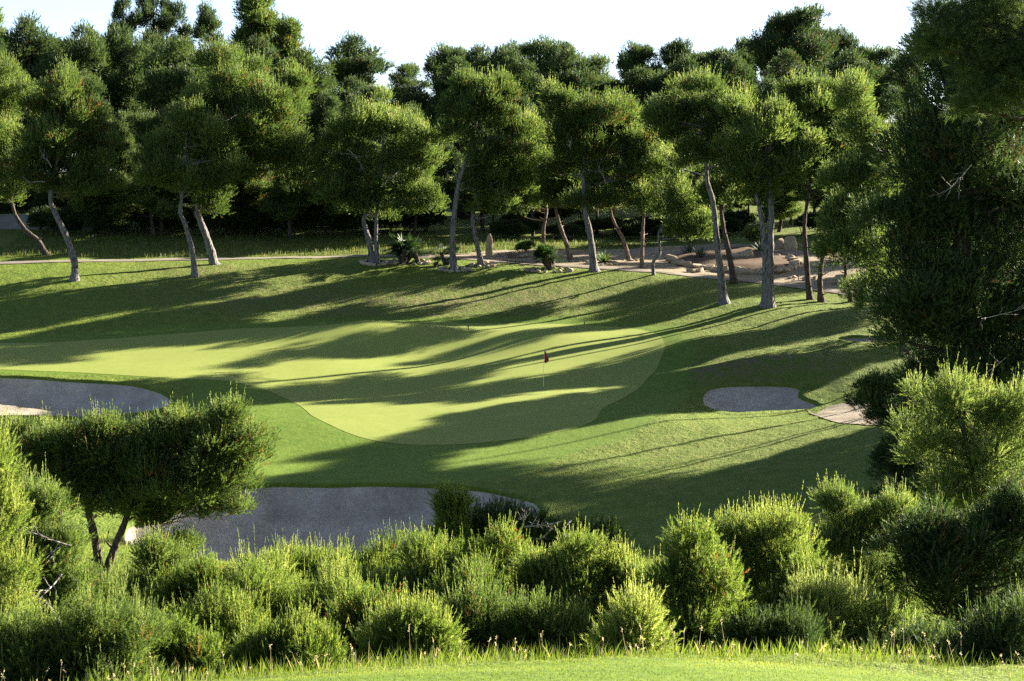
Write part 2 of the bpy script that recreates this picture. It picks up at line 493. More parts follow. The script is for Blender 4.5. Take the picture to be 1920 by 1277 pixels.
FRONT_BUNKER = poly([(232, 1010), (300, 975), (400, 925), (500, 908), (620, 909), (760, 908), (880, 914), (960, 928), (1010, 945),
                     (1000, 985), (930, 1010), (800, 1030), (640, 1048), (500, 1055), (380, 1049), (290, 1038)])
LEFT_BUNKER = poly([(-150, 715), (-60, 706), (40, 706), (140, 713), (230, 718), (290, 730), (322, 749), (300, 767), (230, 777), (150, 782),
                    (60, 779), (-60, 780), (-150, 770)])
RIGHT_BUNKER = poly([(1318, 742), (1335, 726), (1400, 721), (1470, 722), (1500, 728), (1498, 742), (1525, 754), (1538, 763), (1510, 769),
                     (1440, 772), (1370, 774), (1325, 762)])
FAR_BUNKER = poly([(1568, 635), (1600, 631), (1660, 632), (1700, 636), (1660, 642), (1600, 641)], 6)
BARE_PATCH = poly([(1512, 769), (1530, 776), (1550, 764), (1585, 756), (1610, 752), (1660, 765), (1700, 785), (1650, 797), (1600, 795), (1555, 789)], 6)
GREEN = poly([(-330, 640), (0, 644), (200, 636), (330, 626), (480, 615), (640, 607), (800, 604), (1000, 607), (1150, 613), (1225, 624), (1246, 644),
              (1240, 672), (1210, 715), (1165, 748), (1128, 768), (1112, 790), (1040, 812), (930, 828), (840, 834), (740, 832), (655, 813),
              (592, 784), (560, 760), (505, 734), (427, 715), (337, 710), (150, 699), (0, 693), (-330, 690)])
APRON = poly([(-330, 620), (0, 634), (300, 612), (480, 603), (640, 597), (900, 595), (1100, 598), (1240, 610), (1300, 640), (1290, 690),
              (1290, 740), (1220, 790), (1160, 822), (1050, 858), (960, 895), (800, 907), (480, 905), (440, 850), (420, 790), (330, 765), (340, 715), (0, 700), (-330, 698)])
TEE = poly([(380, 1300), (480, 1276), (700, 1259), (960, 1246), (1250, 1235), (1500, 1246), (1690, 1264), (1800, 1282), (1800, 1340), (960, 1340), (400, 1340)])
GRAVEL = poly([(790, 479), (860, 476), (940, 470), (1060, 468), (1160, 468), (1260, 462), (1400, 458), (1500, 470), (1600, 480), (1720, 490), (1720, 566),
               (1640, 553), (1520, 538), (1400, 524), (1260, 510), (1150, 502), (1050, 496), (940, 489), (860, 484)], 6)

BUNKERS = [(FRONT_BUNKER, 1.35, 'sand_bunker'), (LEFT_BUNKER, 1.1, 'sand_bunker'), (RIGHT_BUNKER, 0.35, 'sand_bunker'), (FAR_BUNKER, 0.15, 'sand_bunker')]


def rough_noise(x, y):
    return 0.07 * vnoise(x * 1.1, y * 1.1, 11) + 0.05 * vnoise(x * 2.4, y * 2.4, 12)


def lin(a, b, step):
    return list(np.arange(a, b, step))


def grow(a, b, s0, k):
    out = []; v = a; s = s0
    while v < b:
        v += s; s *= k; out.append(v)
    return out


gx = lin(-46, 46.01, 0.3); rgt = grow(gx[-1], 2600, 0.5, 1.13); gx = [-v for v in rgt[::-1]] + gx + rgt
gy = [-v for v in grow(0, 200, 2, 1.4)][::-1] + lin(0, 15, 1.0) + lin(15, 60, 0.4) + lin(60, 150.01, 0.28)
gy = gy + grow(gy[-1], 4500, 0.5, 1.08)
gx = np.array(gx); gy = np.array(gy)
XX, YY = np.meshgrid(gx, gy)
xs, ys = XX.ravel(), YY.ravel()
zs = base_h(xs, ys)
near = (np.abs(xs) < 60) & (ys > 10) & (ys < 200)


def masked_sd(P, x, y, pad=3.0):
    out = np.full(len(x), -99.0)
    lo = P.min(0) - pad; hi = P.max(0) + pad
    k = (x > lo[0]) & (x < hi[0]) & (y > lo[1]) & (y < hi[1])
    out[k] = sdist(P, x[k], y[k])
    return out


def mow_at(x, y):
    a = masked_sd(APRON, x, y) + 0.6 * vnoise(x * 0.4, y * 0.4, 5)
    b = masked_sd(TEE, x, y)
    return np.clip(np.maximum(a, b) / 0.5 + 0.5, 0, 1)


def dry_at(x, y):
    d = 1.7 * gauss(x, y, 13.2, 99.4, 4.0, 1.3, 0) + 0.9 * gauss(x, y, -8, 121, 9, 3, 0) + 0.7 * gauss(x, y, 3, 122, 6, 2.5, 0) \
        + 0.5 * gauss(x, y, -20, 122, 6, 3, 0) + 0.8 * gauss(x, y, -22, 128, 4, 2, 0) + 0.45 * gauss(x, y, 18, 107, 6, 5, 0) + 0.5 * (y > 134) * (y < 400) + 0.35 * gauss(x, y, 8, 82, 8, 4, 0)
    return np.clip(d * 0.6, 0, 1)


MOW = mow_at(xs, ys); DRY = dry_at(xs, ys)
zs = zs + np.where(near, rough_noise(xs, ys) * (1 - MOW), 0)
gsd = masked_sd(GREEN, xs, ys)
zs = zs - 0.03 * np.clip((gsd - 0.3) / 0.5, 0, 1)       # turf of the green lies in a shallow bed
keep_hole = np.zeros(len(xs), bool)
for P, D, nm in BUNKERS:
    keep_hole |= masked_sd(P, xs, ys) > 0.0
nx = len(gx); ny = len(gy)
ii = np.arange(ny - 1)[:, None] * nx + np.arange(nx - 1)[None, :]
q = np.stack([ii, ii + 1, ii + nx + 1, ii + nx], -1).reshape(-1, 4)
q = q[~keep_hole[q].any(1)]
T = np.concatenate([q[:, [0, 1, 2]], q[:, [0, 2, 3]]])
V = np.stack([xs, ys, zs], -1)
gV, gT, gM, gD = [V], [T], [MOW], [DRY]
cnt = len(V)


def offset_poly(P, w):
    t = np.roll(P, -1, 0) - np.roll(P, 1, 0)
    nrm = np.stack([t[:, 1], -t[:, 0]], -1); nrm /= np.linalg.norm(nrm, axis=1, keepdims=True) + 1e-9
    area = 0.5 * (P[:, 0] * np.roll(P[:, 1], -1) - np.roll(P[:, 0], -1) * P[:, 1]).sum()
    return P + nrm * w * (1 if area > 0 else -1)


for P, D, nm in BUNKERS:           # turf lip round each bunker, part of the ground sheet
    m = len(P); rings = []
    Pj = P + 0.05 * np.stack([vnoise(P[:, 0] * 3, P[:, 1] * 3, 31), vnoise(P[:, 0] * 3, P[:, 1] * 3, 32)], -1)
    P[:] = Pj
    for w, dz in ((-0.03, -0.4), (-0.03, 0.0), (0.0, 0.04), (0.25, 0.03), (0.62, 0.012)):
        Q = offset_poly(P, w)
        mo = mow_at(Q[:, 0], Q[:, 1])
        z = base_h(Q[:, 0], Q[:, 1]) + (rough_noise(Q[:, 0], Q[:, 1]) * (1 - mo) if w > 0.1 else rough_noise(P[:, 0], P[:, 1]) * (1 - mo)) + dz
        rings.append(np.column_stack([Q, z])); gM.append(mo); gD.append(dry_at(Q[:, 0], Q[:, 1]))
    R = np.concatenate(rings)
    for r in range(4):
        a = np.arange(m) + r * m; b = (np.arange(m) + 1) % m + r * m
        gT.append(np.concatenate([np.stack([a, b, b + m], -1), np.stack([a, b + m, a + m], -1)]) + cnt)
    gV.append(R); cnt += len(R)
ground = link('ground', mesh_tris('ground', np.concatenate(gV), np.concatenate(gT),
                                  {'mow': ('POINT', np.concatenate(gM)), 'dry': ('POINT', np.concatenate(gD))}, True, M_GRASS))
tag(ground, kind='structure')


def sheet(name, P, step, zfun, mat):
    lo = P.min(0); hi = P.max(0)
    X, Y = np.meshgrid(np.arange(lo[0], hi[0], step), np.arange(lo[1], hi[1], step))
    X = X.ravel() + RNG.uniform(-.1, .1, X.size) * step; Y = Y.ravel() + RNG.uniform(-.1, .1, Y.size) * step
    k = sdist(P, X, Y) > step * 0.4
    pts = np.concatenate([P, np.stack([X[k], Y[k]], -1)])
    m = len(P)
    vo, eo, fo, *_ = delaunay_2d_cdt([Vector(p) for p in pts], [(i, (i + 1) % m) for i in range(m)], [list(range(m))], 1, 1e-5)
    v = np.array([tuple(p) for p in vo])
    z = zfun(v[:, 0], v[:, 1])
    me = bpy.data.meshes.new(name)
    me.from_pydata(np.column_stack([v, z]).tolist(), [], [tuple(f) for f in fo])
    me.polygons.foreach_set('use_smooth', np.ones(len(me.polygons), bool)); me.materials.append(mat)
    me.update()
    bad = sum(p.normal.z < 0 for p in me.polygons)
    if bad > len(me.polygons) / 2:
        me.flip_normals()
    return tag(link(name, me), kind='structure')


for P, D, nm in BUNKERS:
    def zf(x, y, P=P, D=D):
        s = np.maximum(sdist(P, x, y), 0)
        prof = 1 - np.exp(-s / (0.95 if D > 0.5 else 0.8))
        return base_h(x, y) - 0.10 - D * prof + 0.10 * vnoise(x * 1.3, y * 1.3, 21) * np.clip(s, 0, 1) + 0.04 * vnoise(x * 4, y * 4, 22) * np.clip(s, 0, 1)
    sheet(nm, P, 0.3, zf, M_SAND)
sheet('putting_green', GREEN, 0.5, lambda x, y: base_h(x, y) + 0.012, M_GREEN)


def zrough(off):
    return lambda x, y: base_h(x, y) + rough_noise(x, y) * (1 - mow_at(x, y)) + off


sheet('bare_sand', BARE_PATCH, 0.3, zrough(0.03), M_WORN)
sheet('gravel_garden', GRAVEL, 0.5, zrough(0.035), M_GRAVEL)
# footpath
pc = ground_at(*zip(*[(-60, 496), (0, 494), (200, 489.5), (380, 487), (600, 483), (760, 481), (860, 485), (940, 491.5), (1050, 498), (1150, 504), (1260, 512.5),
                      (1400, 527), (1520, 541), (1640, 556), (1760, 575)]))[:, :2]
pc = smooth_open(pc, 8)
tg = np.gradient(pc, axis=0); tg /= np.linalg.norm(tg, axis=1, keepdims=True)
nr = np.stack([-tg[:, 1], tg[:, 0]], -1)
mb = MB()
rows = []
for w in (-0.6, -0.4, 0, 0.4, 0.6):
    Q = pc + nr * w
    rows.append(np.column_stack([Q, zrough(0.07 if abs(w) < 0.55 else 0.04)(Q[:, 0], Q[:, 1])]))
R = np.stack(rows, 1); m = len(pc)
a = (np.arange(m - 1)[:, None] * 5 + np.arange(4)[None, :]).ravel()
mb.add(R.reshape(-1, 3), np.concatenate([np.stack([a, a + 1, a + 6], -1)[:, ::-1], np.stack([a, a + 6, a + 5], -1)[:, ::-1]]))
tag(link('footpath', mb.mesh('footpath', M_PATH)), kind='structure')


# ------------------------------------------------------------------ foliage
def unit(v):
    return v / (np.linalg.norm(v, axis=-1, keepdims=True) + 1e-9)


def needles(pos, dr, ln, K, nl, nw, ang, tone, flat=False):
    """shoots with needles as single triangles; returns V, T, tone per face"""
    n_ = len(pos)
    tt = RNG.uniform(0.05, 1.0, (n_, K)).astype(np.float32)
    r = unit(RNG.normal(size=(n_, K, 3)))
    d = dr[:, None, :]
    rad = unit(r - (r * d).sum(-1, keepdims=True) * d)
    a = (ang[:, None] * RNG.uniform(0.6, 1.25, (n_, K)) * (1.0 - 0.45 * tt))[..., None]
    nd = d * np.cos(a) + rad * np.sin(a)
    b = pos[:, None, :] + d * (ln[:, None] * tt)[..., None]
    L = (nl[:, None] * RNG.uniform(0.75, 1.15, (n_, K)))[..., None]
    wv = unit(np.cross(nd, unit(RNG.normal(size=(n_, K, 3))))) * (nw * 0.5)
    V_ = np.stack([b - wv, b + wv, b + nd * L], 2).reshape(-1, 3)
    T_ = np.arange(n_ * K * 3).reshape(-1, 3)
    tn = np.repeat(np.clip(tone[:, None] + RNG.normal(0, 0.04, (n_, K)), 0.085, 1), 1, 1).ravel()
    dead = np.repeat(tone < 0, K)
    tn[dead] = 0.02
    return V_, T_, tn


def crown(lobes, clump_r=0.7, cov=1.0, per=55, slen=0.32, K=9, nl=0.16, nw=0.022, up=0.5, candle=0.25, inner=0.25, ang0=0.95, spread=(0.62, 1.24),
          bottom=-0.45, tone0=0.42, dead=0.004, flat=0.8, want_clumps=False):
    """lobes: list of (centre xyz, radii xyz). Foliage clumps sit on the lobes, shoots sit on the clumps."""
    C, O = [], []
    for c, r in lobes:
        c = np.asarray(c, float); r = np.asarray(r, float)
        area = 4 * math.pi * (((r[0] * r[1]) ** 1.6 + (r[0] * r[2]) ** 1.6 + (r[1] * r[2]) ** 1.6) / 3) ** (1 / 1.6)
        k = max(4, int(cov * 0.62 * area / clump_r ** 2))
        u = unit(RNG.normal(size=(k * 3, 3)))
        u = u[(u[:, 2] > bottom) | (RNG.uniform(size=len(u)) < 0.2)][:k]
        ki = int(inner * len(u))
        f = RNG.uniform(*spread, len(u)); f[:ki] = RNG.uniform(0.25, 0.7, ki)
        C.append(c + u * r * f[:, None] * np.maximum(1 - clump_r * 0.55 / r, 0.3)); O.append(u)
    C = np.concatenate(C); O = np.concatenate(O)
    nC = len(C)
    rc = clump_r * RNG.uniform(0.5, 1.35, nC)
    ctone = tone0 + RNG.normal(0, 0.12, nC)
    ncount = np.maximum(8, per * (rc / clump_r) ** 2).astype(int)
    idx = np.repeat(np.arange(nC), ncount)
    n_ = len(idx)
    u = unit(RNG.normal(size=(n_, 3)) + 0.45 * O[idx])
    u[:, 2] = np.where(u[:, 2] < -0.3, -u[:, 2] * 0.6, u[:, 2]); u = unit(u)
    fr = RNG.uniform(0.3, 1.0, n_) ** 0.5 * np.where(RNG.uniform(size=n_) < 0.12, 1.3, 1.0)
    pos = C[idx] + u * (rc[idx] * fr)[:, None] * np.array([1, 1, flat])
    dr = unit(0.7 * u + 0.35 * O[idx] + np.array([0, 0, up]) + RNG.normal(0, 0.28, (n_, 3)))
    ln = slen * RNG.uniform(0.6, 1.25, n_)
    tone = ctone[idx] + RNG.normal(0, 0.10, n_)
    ang = np.full(n_, ang0)
    nls = np.full(n_, nl)
    ca = (u[:, 2] > 0.45) & (O[idx][:, 2] > -0.1) & (RNG.uniform(size=n_) < candle)
    dr[ca] = unit(np.array([0, 0, 1.0]) + 0.25 * u[ca] + RNG.normal(0, 0.10, (ca.sum(), 3)))
    ln[ca] *= RNG.uniform(1.0, 2.1, ca.sum()); ang[ca] = 0.38; nls[ca] *= 0.7; tone[ca] += 0.30
    dd = RNG.uniform(size=n_) < dead
    tone[dd] = -1
    V_, T_, tn = needles(pos, dr, ln, K, nls, nw, ang, tone)
    if want_clumps:
        return V_, T_, tn, C, rc
    return V_, T_, tn


def trunk_into(mb, P, r0, r1, sides=10, wob=0.06, flare=1.35):
    P = smooth_open(P, 6); m = len(P)
    t = np.linspace(0, 1, m)
    R = r0 + (r1 - r0) * t ** 0.9
    R = R * (1 + (flare - 1) * np.exp(-t * 20)) * (1 + 0.07 * np.sin(t * 37 + r0 * 50))
    P = P.copy(); P[0, 2] -= 0.0
    mb.tube(P, R, sides, True, wob)
    return P, R


def limbs_into(mb, P, R, targets, r=0.07, sides=5, tmin=0.35):
    m = len(P)
    for tg_ in targets:
        zz = P[:, 2]
        cand = [i for i in range(int(m * tmin), m) if zz[i] < tg_[2] - 0.12 * np.linalg.norm(tg_[:2] - P[i, :2])]
        i = cand[-1] if cand else int(m * tmin)
        a = P[i]; b = np.asarray(tg_)
        mid = (a + b) / 2 + RNG.normal(0, 0.07, 3) * np.linalg.norm(b - a) + np.array([0, 0, -0.05 * np.linalg.norm(b - a)])
        t = np.linspace(0, 1, 8)[:, None]
        Q = (1 - t) ** 2 * a + 2 * t * (1 - t) * mid + t * t * b
        rr = min(R[i] * 0.6, r)
        mb.tube(Q, np.linspace(rr, rr * 0.3, 8), sides, False)


def empty(name, loc):
    o = bpy.data.objects.new(name, None); COL.objects.link(o); o.location = loc
    o.empty_display_size = 0.3
    return o


def px_lobes(lobes, base, d, zoff=None, rnd=0.35):
    out = []
    for L in lobes:
        px_, py_, rx, ry = L[:4]
        s = d / F
        off = L[4] if len(L) > 4 else RNG.uniform(-rnd, rnd) * rx * s
        c = pix(px_, py_, d + off) - base
        out.append((c, np.array([rx * s, max(0.85 * rx, 0.7 * ry) * s, ry * s])))
    return out


def split_lobes(lobes, k, core=0.74):
    if not k:
        return lobes
    out = []
    for c, r in lobes:
        out.append((c - np.array([0, 0, 0.1]) * r, r * core))
        for _ in range(k):
            u = unit(RNG.normal(size=3) + np.array([0, 0, 0.25]))
            out.append((c + u * r * RNG.uniform(0.55, 1.0), r * RNG.uniform(0.2, 0.5) * np.array([1, 1, RNG.uniform(0.6, 1.1)])))
    return out


def pine(base_px, stems, lobes, label, cat='pine tree', mat=None, bark=None, r0=0.2, group=None, stubs=4, name='pine_tree', base=None, d=None,
         limbs=22, extra=None, sink=0.12, limb_r=0.07, tmin=0.35, split=0, core=0.74, dy=0, **kw):
    lobes = [(l[0], l[1] + dy) + tuple(l[2:]) for l in lobes]
    """a pine whose stem and crown outline follow the photo at the tree's own distance"""
    if base is None:
        base = ground_at(base_px[0], base_px[1])[0]
    base = np.array(base, float)
    d = base[1]
    e = empty(name, base); tag(e, label, cat, group)
    V_, T_, tn, C, rc = crown(split_lobes(px_lobes(lobes, base, d), split, core), want_clumps=True, **kw)
    mb = MB(); first = None
    for k, st in enumerate(stems):
        pts = [pix(p[0], p[1], d + (p[2] if len(p) > 2 else 0)) - base for p in st]
        pts = np.array(pts)
        if k == 0:
            pts[0] = (pts[0][0], pts[0][1], -sink)
        q = (st[0][3] if len(st[0]) > 3 else r0 * (1 if k == 0 else 0.8)) * (1.15 if d > 100 else 1.0)
        PP, RR = trunk_into(mb, pts, q, q * 0.42, 12, 0.09, 1.75)
        for _ in range(stubs if d > 45 else 0):      # broken branch stubs
            i_ = RNG.integers(int(len(PP) * 0.15), int(len(PP) * 0.6)); a_ = RNG.uniform(0, 6.28)
            v_ = np.array([math.cos(a_), math.sin(a_), RNG.uniform(-0.1, 0.5)]) * RNG.uniform(0.25, 0.6)
            mb.tube([PP[i_], PP[i_] + v_ * 0.6, PP[i_] + v_ + np.array([0, 0, 0.05])], [0.05, 0.035, 0.02], 5)
        if first is None:
            first = (PP, RR)
    pick = RNG.choice(len(C), min(limbs, len(C)), replace=False)
    limbs_into(mb, *first, C[pick], limb_r, 5, tmin)
    if extra:
        for st in extra:
            pts = smooth_open(np.array([pix(p[0], p[1], d) - base for p in st]), 5)
            mb.tube(pts, np.linspace(0.055, 0.018, len(pts)), 6)
    link('trunk', mb.mesh('trunk', bark or M_BARK), e)
    link('crown', mesh_tris('crown', V_, T_, {'tone': ('FACE', tn)}, False, mat or M_PINE), e)
    return e


#@@TREES
# front row on the crest behind the green
FR = 'pines along the crest behind the green'
kwF = dict(split=8, core=0.58, clump_r=0.52, cov=0.62, per=30, slen=0.55, K=15, nl=0.17, nw=0.040, ang0=0.7, stubs=5, limbs=40, candle=0.45, up=0.7, flat=1.1)
pine((88, 478), [[(88, 478), (70, 450), (45, 428), (22, 380), (18, 280)]],
     [(18, 185, 48, 55), (0, 260, 66, 65), (25, 330, 50, 60), (-30, 200, 60, 80), (-20, 360, 60, 45)],
     'dark leaning pine behind the path at the left end of the crest row', group=FR, bark=M_BARKD, **kwF)
T1 = pine((140, 525), [[(140, 525), (139, 490), (126, 448), (104, 400), (95, 370), (108, 300), (122, 220)]],
     [(130, 200, 62, 62), (100, 285, 72, 60), (175, 275, 52, 58), (120, 350, 75, 42), (55, 330, 42, 50), (175, 350, 42, 40)],
     'pine with bent grey trunk standing alone on the sunlit grass bank at left', group=FR, r0=0.23, **kwF)
pine((366, 517), [[(366, 517), (360, 470), (347, 420), (338, 395), (345, 340), (350, 250)]],
     [(350, 225, 48, 48), (335, 290, 62, 50), (400, 270, 50, 40), (425, 315, 40, 42), (370, 345, 70, 36), (295, 330, 38, 45)],
     'slim grey trunk pine in front of its stouter leaning neighbour, bright green crown', group=FR, r0=0.19, tone0=0.5, **kwF)
pine((402, 495), [[(402, 495), (391, 455), (374, 410), (371, 390), (390, 330), (420, 230)]],
     [(430, 190, 85, 80), (505, 235, 75, 80), (480, 320, 80, 50), (392, 380, 36, 34), (560, 300, 55, 60), (540, 200, 50, 55)],
     'stout pine leaning left with wide crown, right beside the slim grey pine', group=FR, r0=0.27, **kwF)
T4 = pine((707, 492), [[(707, 492), (705, 440), (707, 390), (715, 310), (720, 240)],
                  [(700, 492, 0, 0.2), (690, 445), (682, 412), (691, 392), (700, 360)]],
     [(718, 240, 72, 55), (660, 290, 52, 58), (775, 285, 58, 58), (715, 320, 90, 55), (790, 360, 40, 52), (700, 390, 60, 35), (640, 370, 45, 45)],
     'twin stemmed pine in a stone ring, one stem curved and one straight', group=FR, r0=0.15, **kwF)
pine((852, 505), [[(852, 505), (848, 460), (852, 400), (860, 345), (872, 305), (885, 260), (900, 200)]],
     [(905, 205, 62, 52), (855, 245, 48, 50), (958, 240, 45, 50), (915, 290, 70, 48), (880, 180, 30, 28), (935, 175, 28, 25)],
     'pine with tall bare grey trunk and dead side branches below its crown', group=FR, r0=0.2,
     extra=[[(860, 347), (853, 325), (843, 321), (836, 325)], [(857, 352), (872, 341), (890, 337), (908, 341)], [(863, 358), (880, 352), (893, 356)]], **kwF)
pine((903, 497), [[(903, 497), (894, 455), (886, 410), (893, 370), (915, 320)]],
     [(945, 330, 55, 45), (890, 330, 45, 45), (980, 290, 42, 50), (930, 380, 50, 32), (975, 355, 35, 35)],
     'low crowned pine just right of the bare grey trunk, ringed by stones', group=FR, r0=0.18, **kwF)
pine((1019, 469), [[(1019, 469), (1019, 430), (1025, 395), (1022, 350)]],
     [(1010, 355, 42, 45), (1035, 310, 40, 45), (990, 385, 35, 35)],
     'small reddish stemmed pine standing straight on the gravel left of the leaning one', group=FR, r0=0.16, bark=M_BARKR, **kwF)
pine((1072, 490), [[(1072, 490), (1061, 455), (1049, 420), (1042, 390), (1035, 340)]],
     [(1040, 370, 45, 38), (1030, 300, 40, 50), (1070, 340, 40, 45)],
     'reddish pine leaning left out of a small stone ring on the gravel', group=FR, r0=0.18, bark=M_BARKR, **kwF)
T7 = pine((1114, 508), [[(1114, 508), (1108, 450), (1097, 390), (1095, 320), (1102, 240)]],
     [(1105, 218, 72, 52), (1048, 260, 45, 55), (1165, 250, 50, 55), (1095, 310, 78, 52), (1165, 330, 50, 48), (1120, 375, 60, 35), (1200, 290, 32, 42), (1040, 195, 28, 25)],
     'thick grey trunk pine at the path edge, broad crown over the round palm', group=FR, r0=0.24, **kwF)
pine((1181, 488), [[(1181, 488), (1169, 450), (1158, 430), (1146, 400), (1140, 350)]],
     [(1150, 375, 45, 38), (1130, 330, 40, 40)],
     'reddish pine leaning left on the gravel beyond the thick grey trunk', group=FR, r0=0.15, bark=M_BARKR, **kwF)
pine((1203, 503), [[(1203, 503), (1205, 440), (1207, 400), (1212, 330)]],
     [(1215, 380, 42, 35), (1220, 320, 45, 45), (1190, 345, 30, 30)],
     'slender straight pine with pale brown stem left of the crooked one', group=FR, r0=0.14, bark=M_BARKR, **kwF)
pine((1226, 516), [[(1226, 516), (1225, 492), (1237, 474), (1235, 440), (1241, 425), (1256, 395)]],
     [(1262, 375, 40, 36), (1248, 320, 35, 40), (1300, 410, 42, 36), (1290, 440, 35, 22)],
     'crooked thin pine with a kinked grey stem by the path', group=FR, r0=0.12, **kwF)
pine((1377, 531), [[(1377, 531), (1366, 470), (1357, 430), (1352, 380), (1360, 300)]],
     [(1362, 310, 52, 42), (1350, 375, 42, 32), (1395, 350, 35, 35)],
     'darker pine hidden close behind the straight grey trunk beside the rock bed', group=FR, r0=0.2, bark=M_BARKD, **kwF)
pine((1358, 568), [[(1358, 568), (1351, 510), (1343, 440), (1337, 380), (1325, 330), (1325, 240)]],
     [(1315, 205, 72, 48), (1265, 255, 48, 48), (1370, 225, 50, 52), (1310, 285, 70, 42), (1240, 230, 28, 36), (1355, 285, 45, 45)],
     'tall pine with spotted grey trunk bending left at its top, beside rock bed', group=FR, r0=0.24, **kwF)
pine((1440, 575), [[(1442, 575, 0, 0.3), (1443, 500), (1444, 440), (1446, 390), (1435, 290)], [(1437, 575, 0.2, 0.24), (1434, 470), (1428, 410), (1415, 350)]],
     [(1415, 240, 72, 52), (1462, 262, 55, 50), (1398, 305, 52, 45), (1470, 325, 55, 42), (1508, 300, 38, 40), (1430, 360, 60, 36), (1385, 345, 35, 35)],
     'heavy pine with thick forked grey trunk, largest trunk of the crest', group=FR, r0=0.3, **kwF)
pine((1519, 562), [[(1519, 562), (1513, 500), (1508, 430), (1512, 390), (1525, 300)]],
     [(1525, 225, 62, 48), (1570, 215, 48, 48), (1540, 290, 55, 45), (1570, 340, 45, 42), (1500, 185, 36, 26)],
     'dark stemmed pine just right of the heavy forked trunk', group=FR, r0=0.18, bark=M_BARKD, **kwF)
pine((1540, 566), [[(1540, 566), (1537, 530), (1540, 500), (1548, 420), (1555, 300)]], [(1550, 320, 35, 32), (1580, 290, 42, 42)],
     'short dark pine stem on the sunlit lawn patch, second of four by the big pine', group=FR, r0=0.19, bark=M_BARKD, **kwF)
pine((1596, 566), [[(1596, 566), (1589, 530), (1585, 505), (1584, 420), (1595, 300)]], [(1590, 325, 38, 34), (1620, 290, 45, 45)],
     'thin pine stem leaning left on the sunlit lawn patch beside the big pine', group=FR, r0=0.13, bark=M_BARKD, **kwF)
pine((1612, 576), [[(1612, 576), (1617, 545), (1626, 515), (1636, 430), (1645, 310)]], [(1645, 325, 45, 36), (1680, 290, 45, 45)],
     'dark stem leaning right at the very edge of the big pine', group=FR, r0=0.16, bark=M_BARKD, **kwF)

# ------- backdrop pines: a few built kinds, copied with their parts
def kind_tree(kind):
    e = empty('pine_tree', (0, 0, 0))
    lob = []
    if kind == 'round':
        for k in range(13):
            a = RNG.uniform(0, 6.28); r = RNG.uniform(0.3, 1.75)
            lob.append(((r * math.cos(a), r * math.sin(a), 3.4 + 5.3 * k / 12 - 0.25 * r), np.array([1.25, 1.25, 1.05]) * RNG.uniform(0.85, 1.25)))
    elif kind == 'wide':
        for _ in range(20):
            a = RNG.uniform(0, 6.28); r = RNG.uniform(0.1, 2.6)
            lob.append(((r * math.cos(a), r * math.sin(a), RNG.uniform(3.4, 9.0) - 0.3 * r), np.array([1.25, 1.25, 0.95]) * RNG.uniform(0.55, 1.2)))
    elif kind == 'umbrella':  # crown held high so its shadow clears the lit strip and reaches the bunker
        for _ in range(16):
            a = RNG.uniform(0, 6.28); r = RNG.uniform(0.1, 2.6)
            lob.append(((r * math.cos(a), r * math.sin(a), RNG.uniform(7.5, 9.0) - 0.1 * r), np.array([1.2, 1.2, 0.7]) * RNG.uniform(0.7, 1.2)))
    elif kind == 'tall':
        for k in range(28):
            z = 3.0 + 6.8 * k / 27; a = RNG.uniform(0, 6.28); r = RNG.uniform(0.1, 1.35) * (11.2 - z) / 4.4
            s = 0.36 + 0.75 * (10.2 - z) / 7
            lob.append(((r * math.cos(a), r * math.sin(a), z), np.array([1.1, 1.1, 1.0]) * s * RNG.uniform(0.8, 1.2)))
    else:   # airy
        for k in range(16):
            z = 4.0 + 5.7 * k / 15; a = RNG.uniform(0, 6.28); r = RNG.uniform(0.5, 1.6)
            lob.append(((r * math.cos(a), r * math.sin(a), z), np.array([0.75, 0.75, 0.55]) * RNG.uniform(0.8, 1.2)))
    lob = split_lobes([(np.asarray(a_, float), b_) for a_, b_ in lob], 4, 0.7)
    V_, T_, tn, C, rc = crown(lob, clump_r=0.36, cov={'airy': 0.5, 'wide': 0.72}.get(kind, 0.66), per=20, slen=0.34, K=10, ang0=0.8, nl=0.15, nw=0.038, candle=0.2, flat=1.0,
                              want_clumps=True, inner=0.2)
    mb = MB()
    P = [(0, 0, -0.3), (RNG.uniform(-.2, .2), RNG.uniform(-.2, .2), 2.2), (RNG.uniform(-.4, .4), RNG.uniform(-.3, .3), 4.8), (0, 0, 8.2)]
    PP, RR = trunk_into(mb, P, 0.17, 0.05)
    limbs_into(mb, PP, RR, C[RNG.choice(len(C), 26, replace=False)], 0.05)
    link('trunk', mb.mesh('trunk', M_BARKD), e)
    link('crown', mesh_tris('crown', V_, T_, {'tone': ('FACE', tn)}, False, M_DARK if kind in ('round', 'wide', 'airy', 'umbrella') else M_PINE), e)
    return e


def copy_tree(src):
    c = src.copy(); COL.objects.link(c)
    for ch in src.children:
        k = ch.copy(); COL.objects.link(k); k.parent = c
    return c


KIND = {}


def place(kind, x, y, h, halfw, rot, label, group, mat=None):
    z = base_h([x], [y])[0]
    v = RNG.integers(0, 2)
    key = (kind, int(v))
    if key not in KIND:
        KIND[key] = kind_tree(kind); t = KIND[key]
    else:
        t = copy_tree(KIND[key])
    nat = {'round': 2.9, 'wide': 3.6, 'umbrella': 3.6, 'tall': 2.2, 'airy': 2.2}[kind]
    s = h / {'round': 9.6, 'wide': 9.7, 'umbrella': 9.6, 'tall': 10.3, 'airy': 10.0}[kind]
    w = halfw / nat
    t.location = (x, y, z); t.scale = (w, w, s); t.rotation_euler = (0, 0, rot)
    for k in ('label', 'category', 'group'):
        if k in t:
            del t[k]
    tag(t, label, 'pine tree', group)
    return t


def backdrop(px_, d, top, hw, kind, label, group):
    a, b = raydir(px_, top)
    x = float(a * d); z = base_h([x], [d])[0]
    place(kind, x, d, float(CAMZ + b * d - z), hw * d / F, RNG.uniform(0, 6.28), label, group)


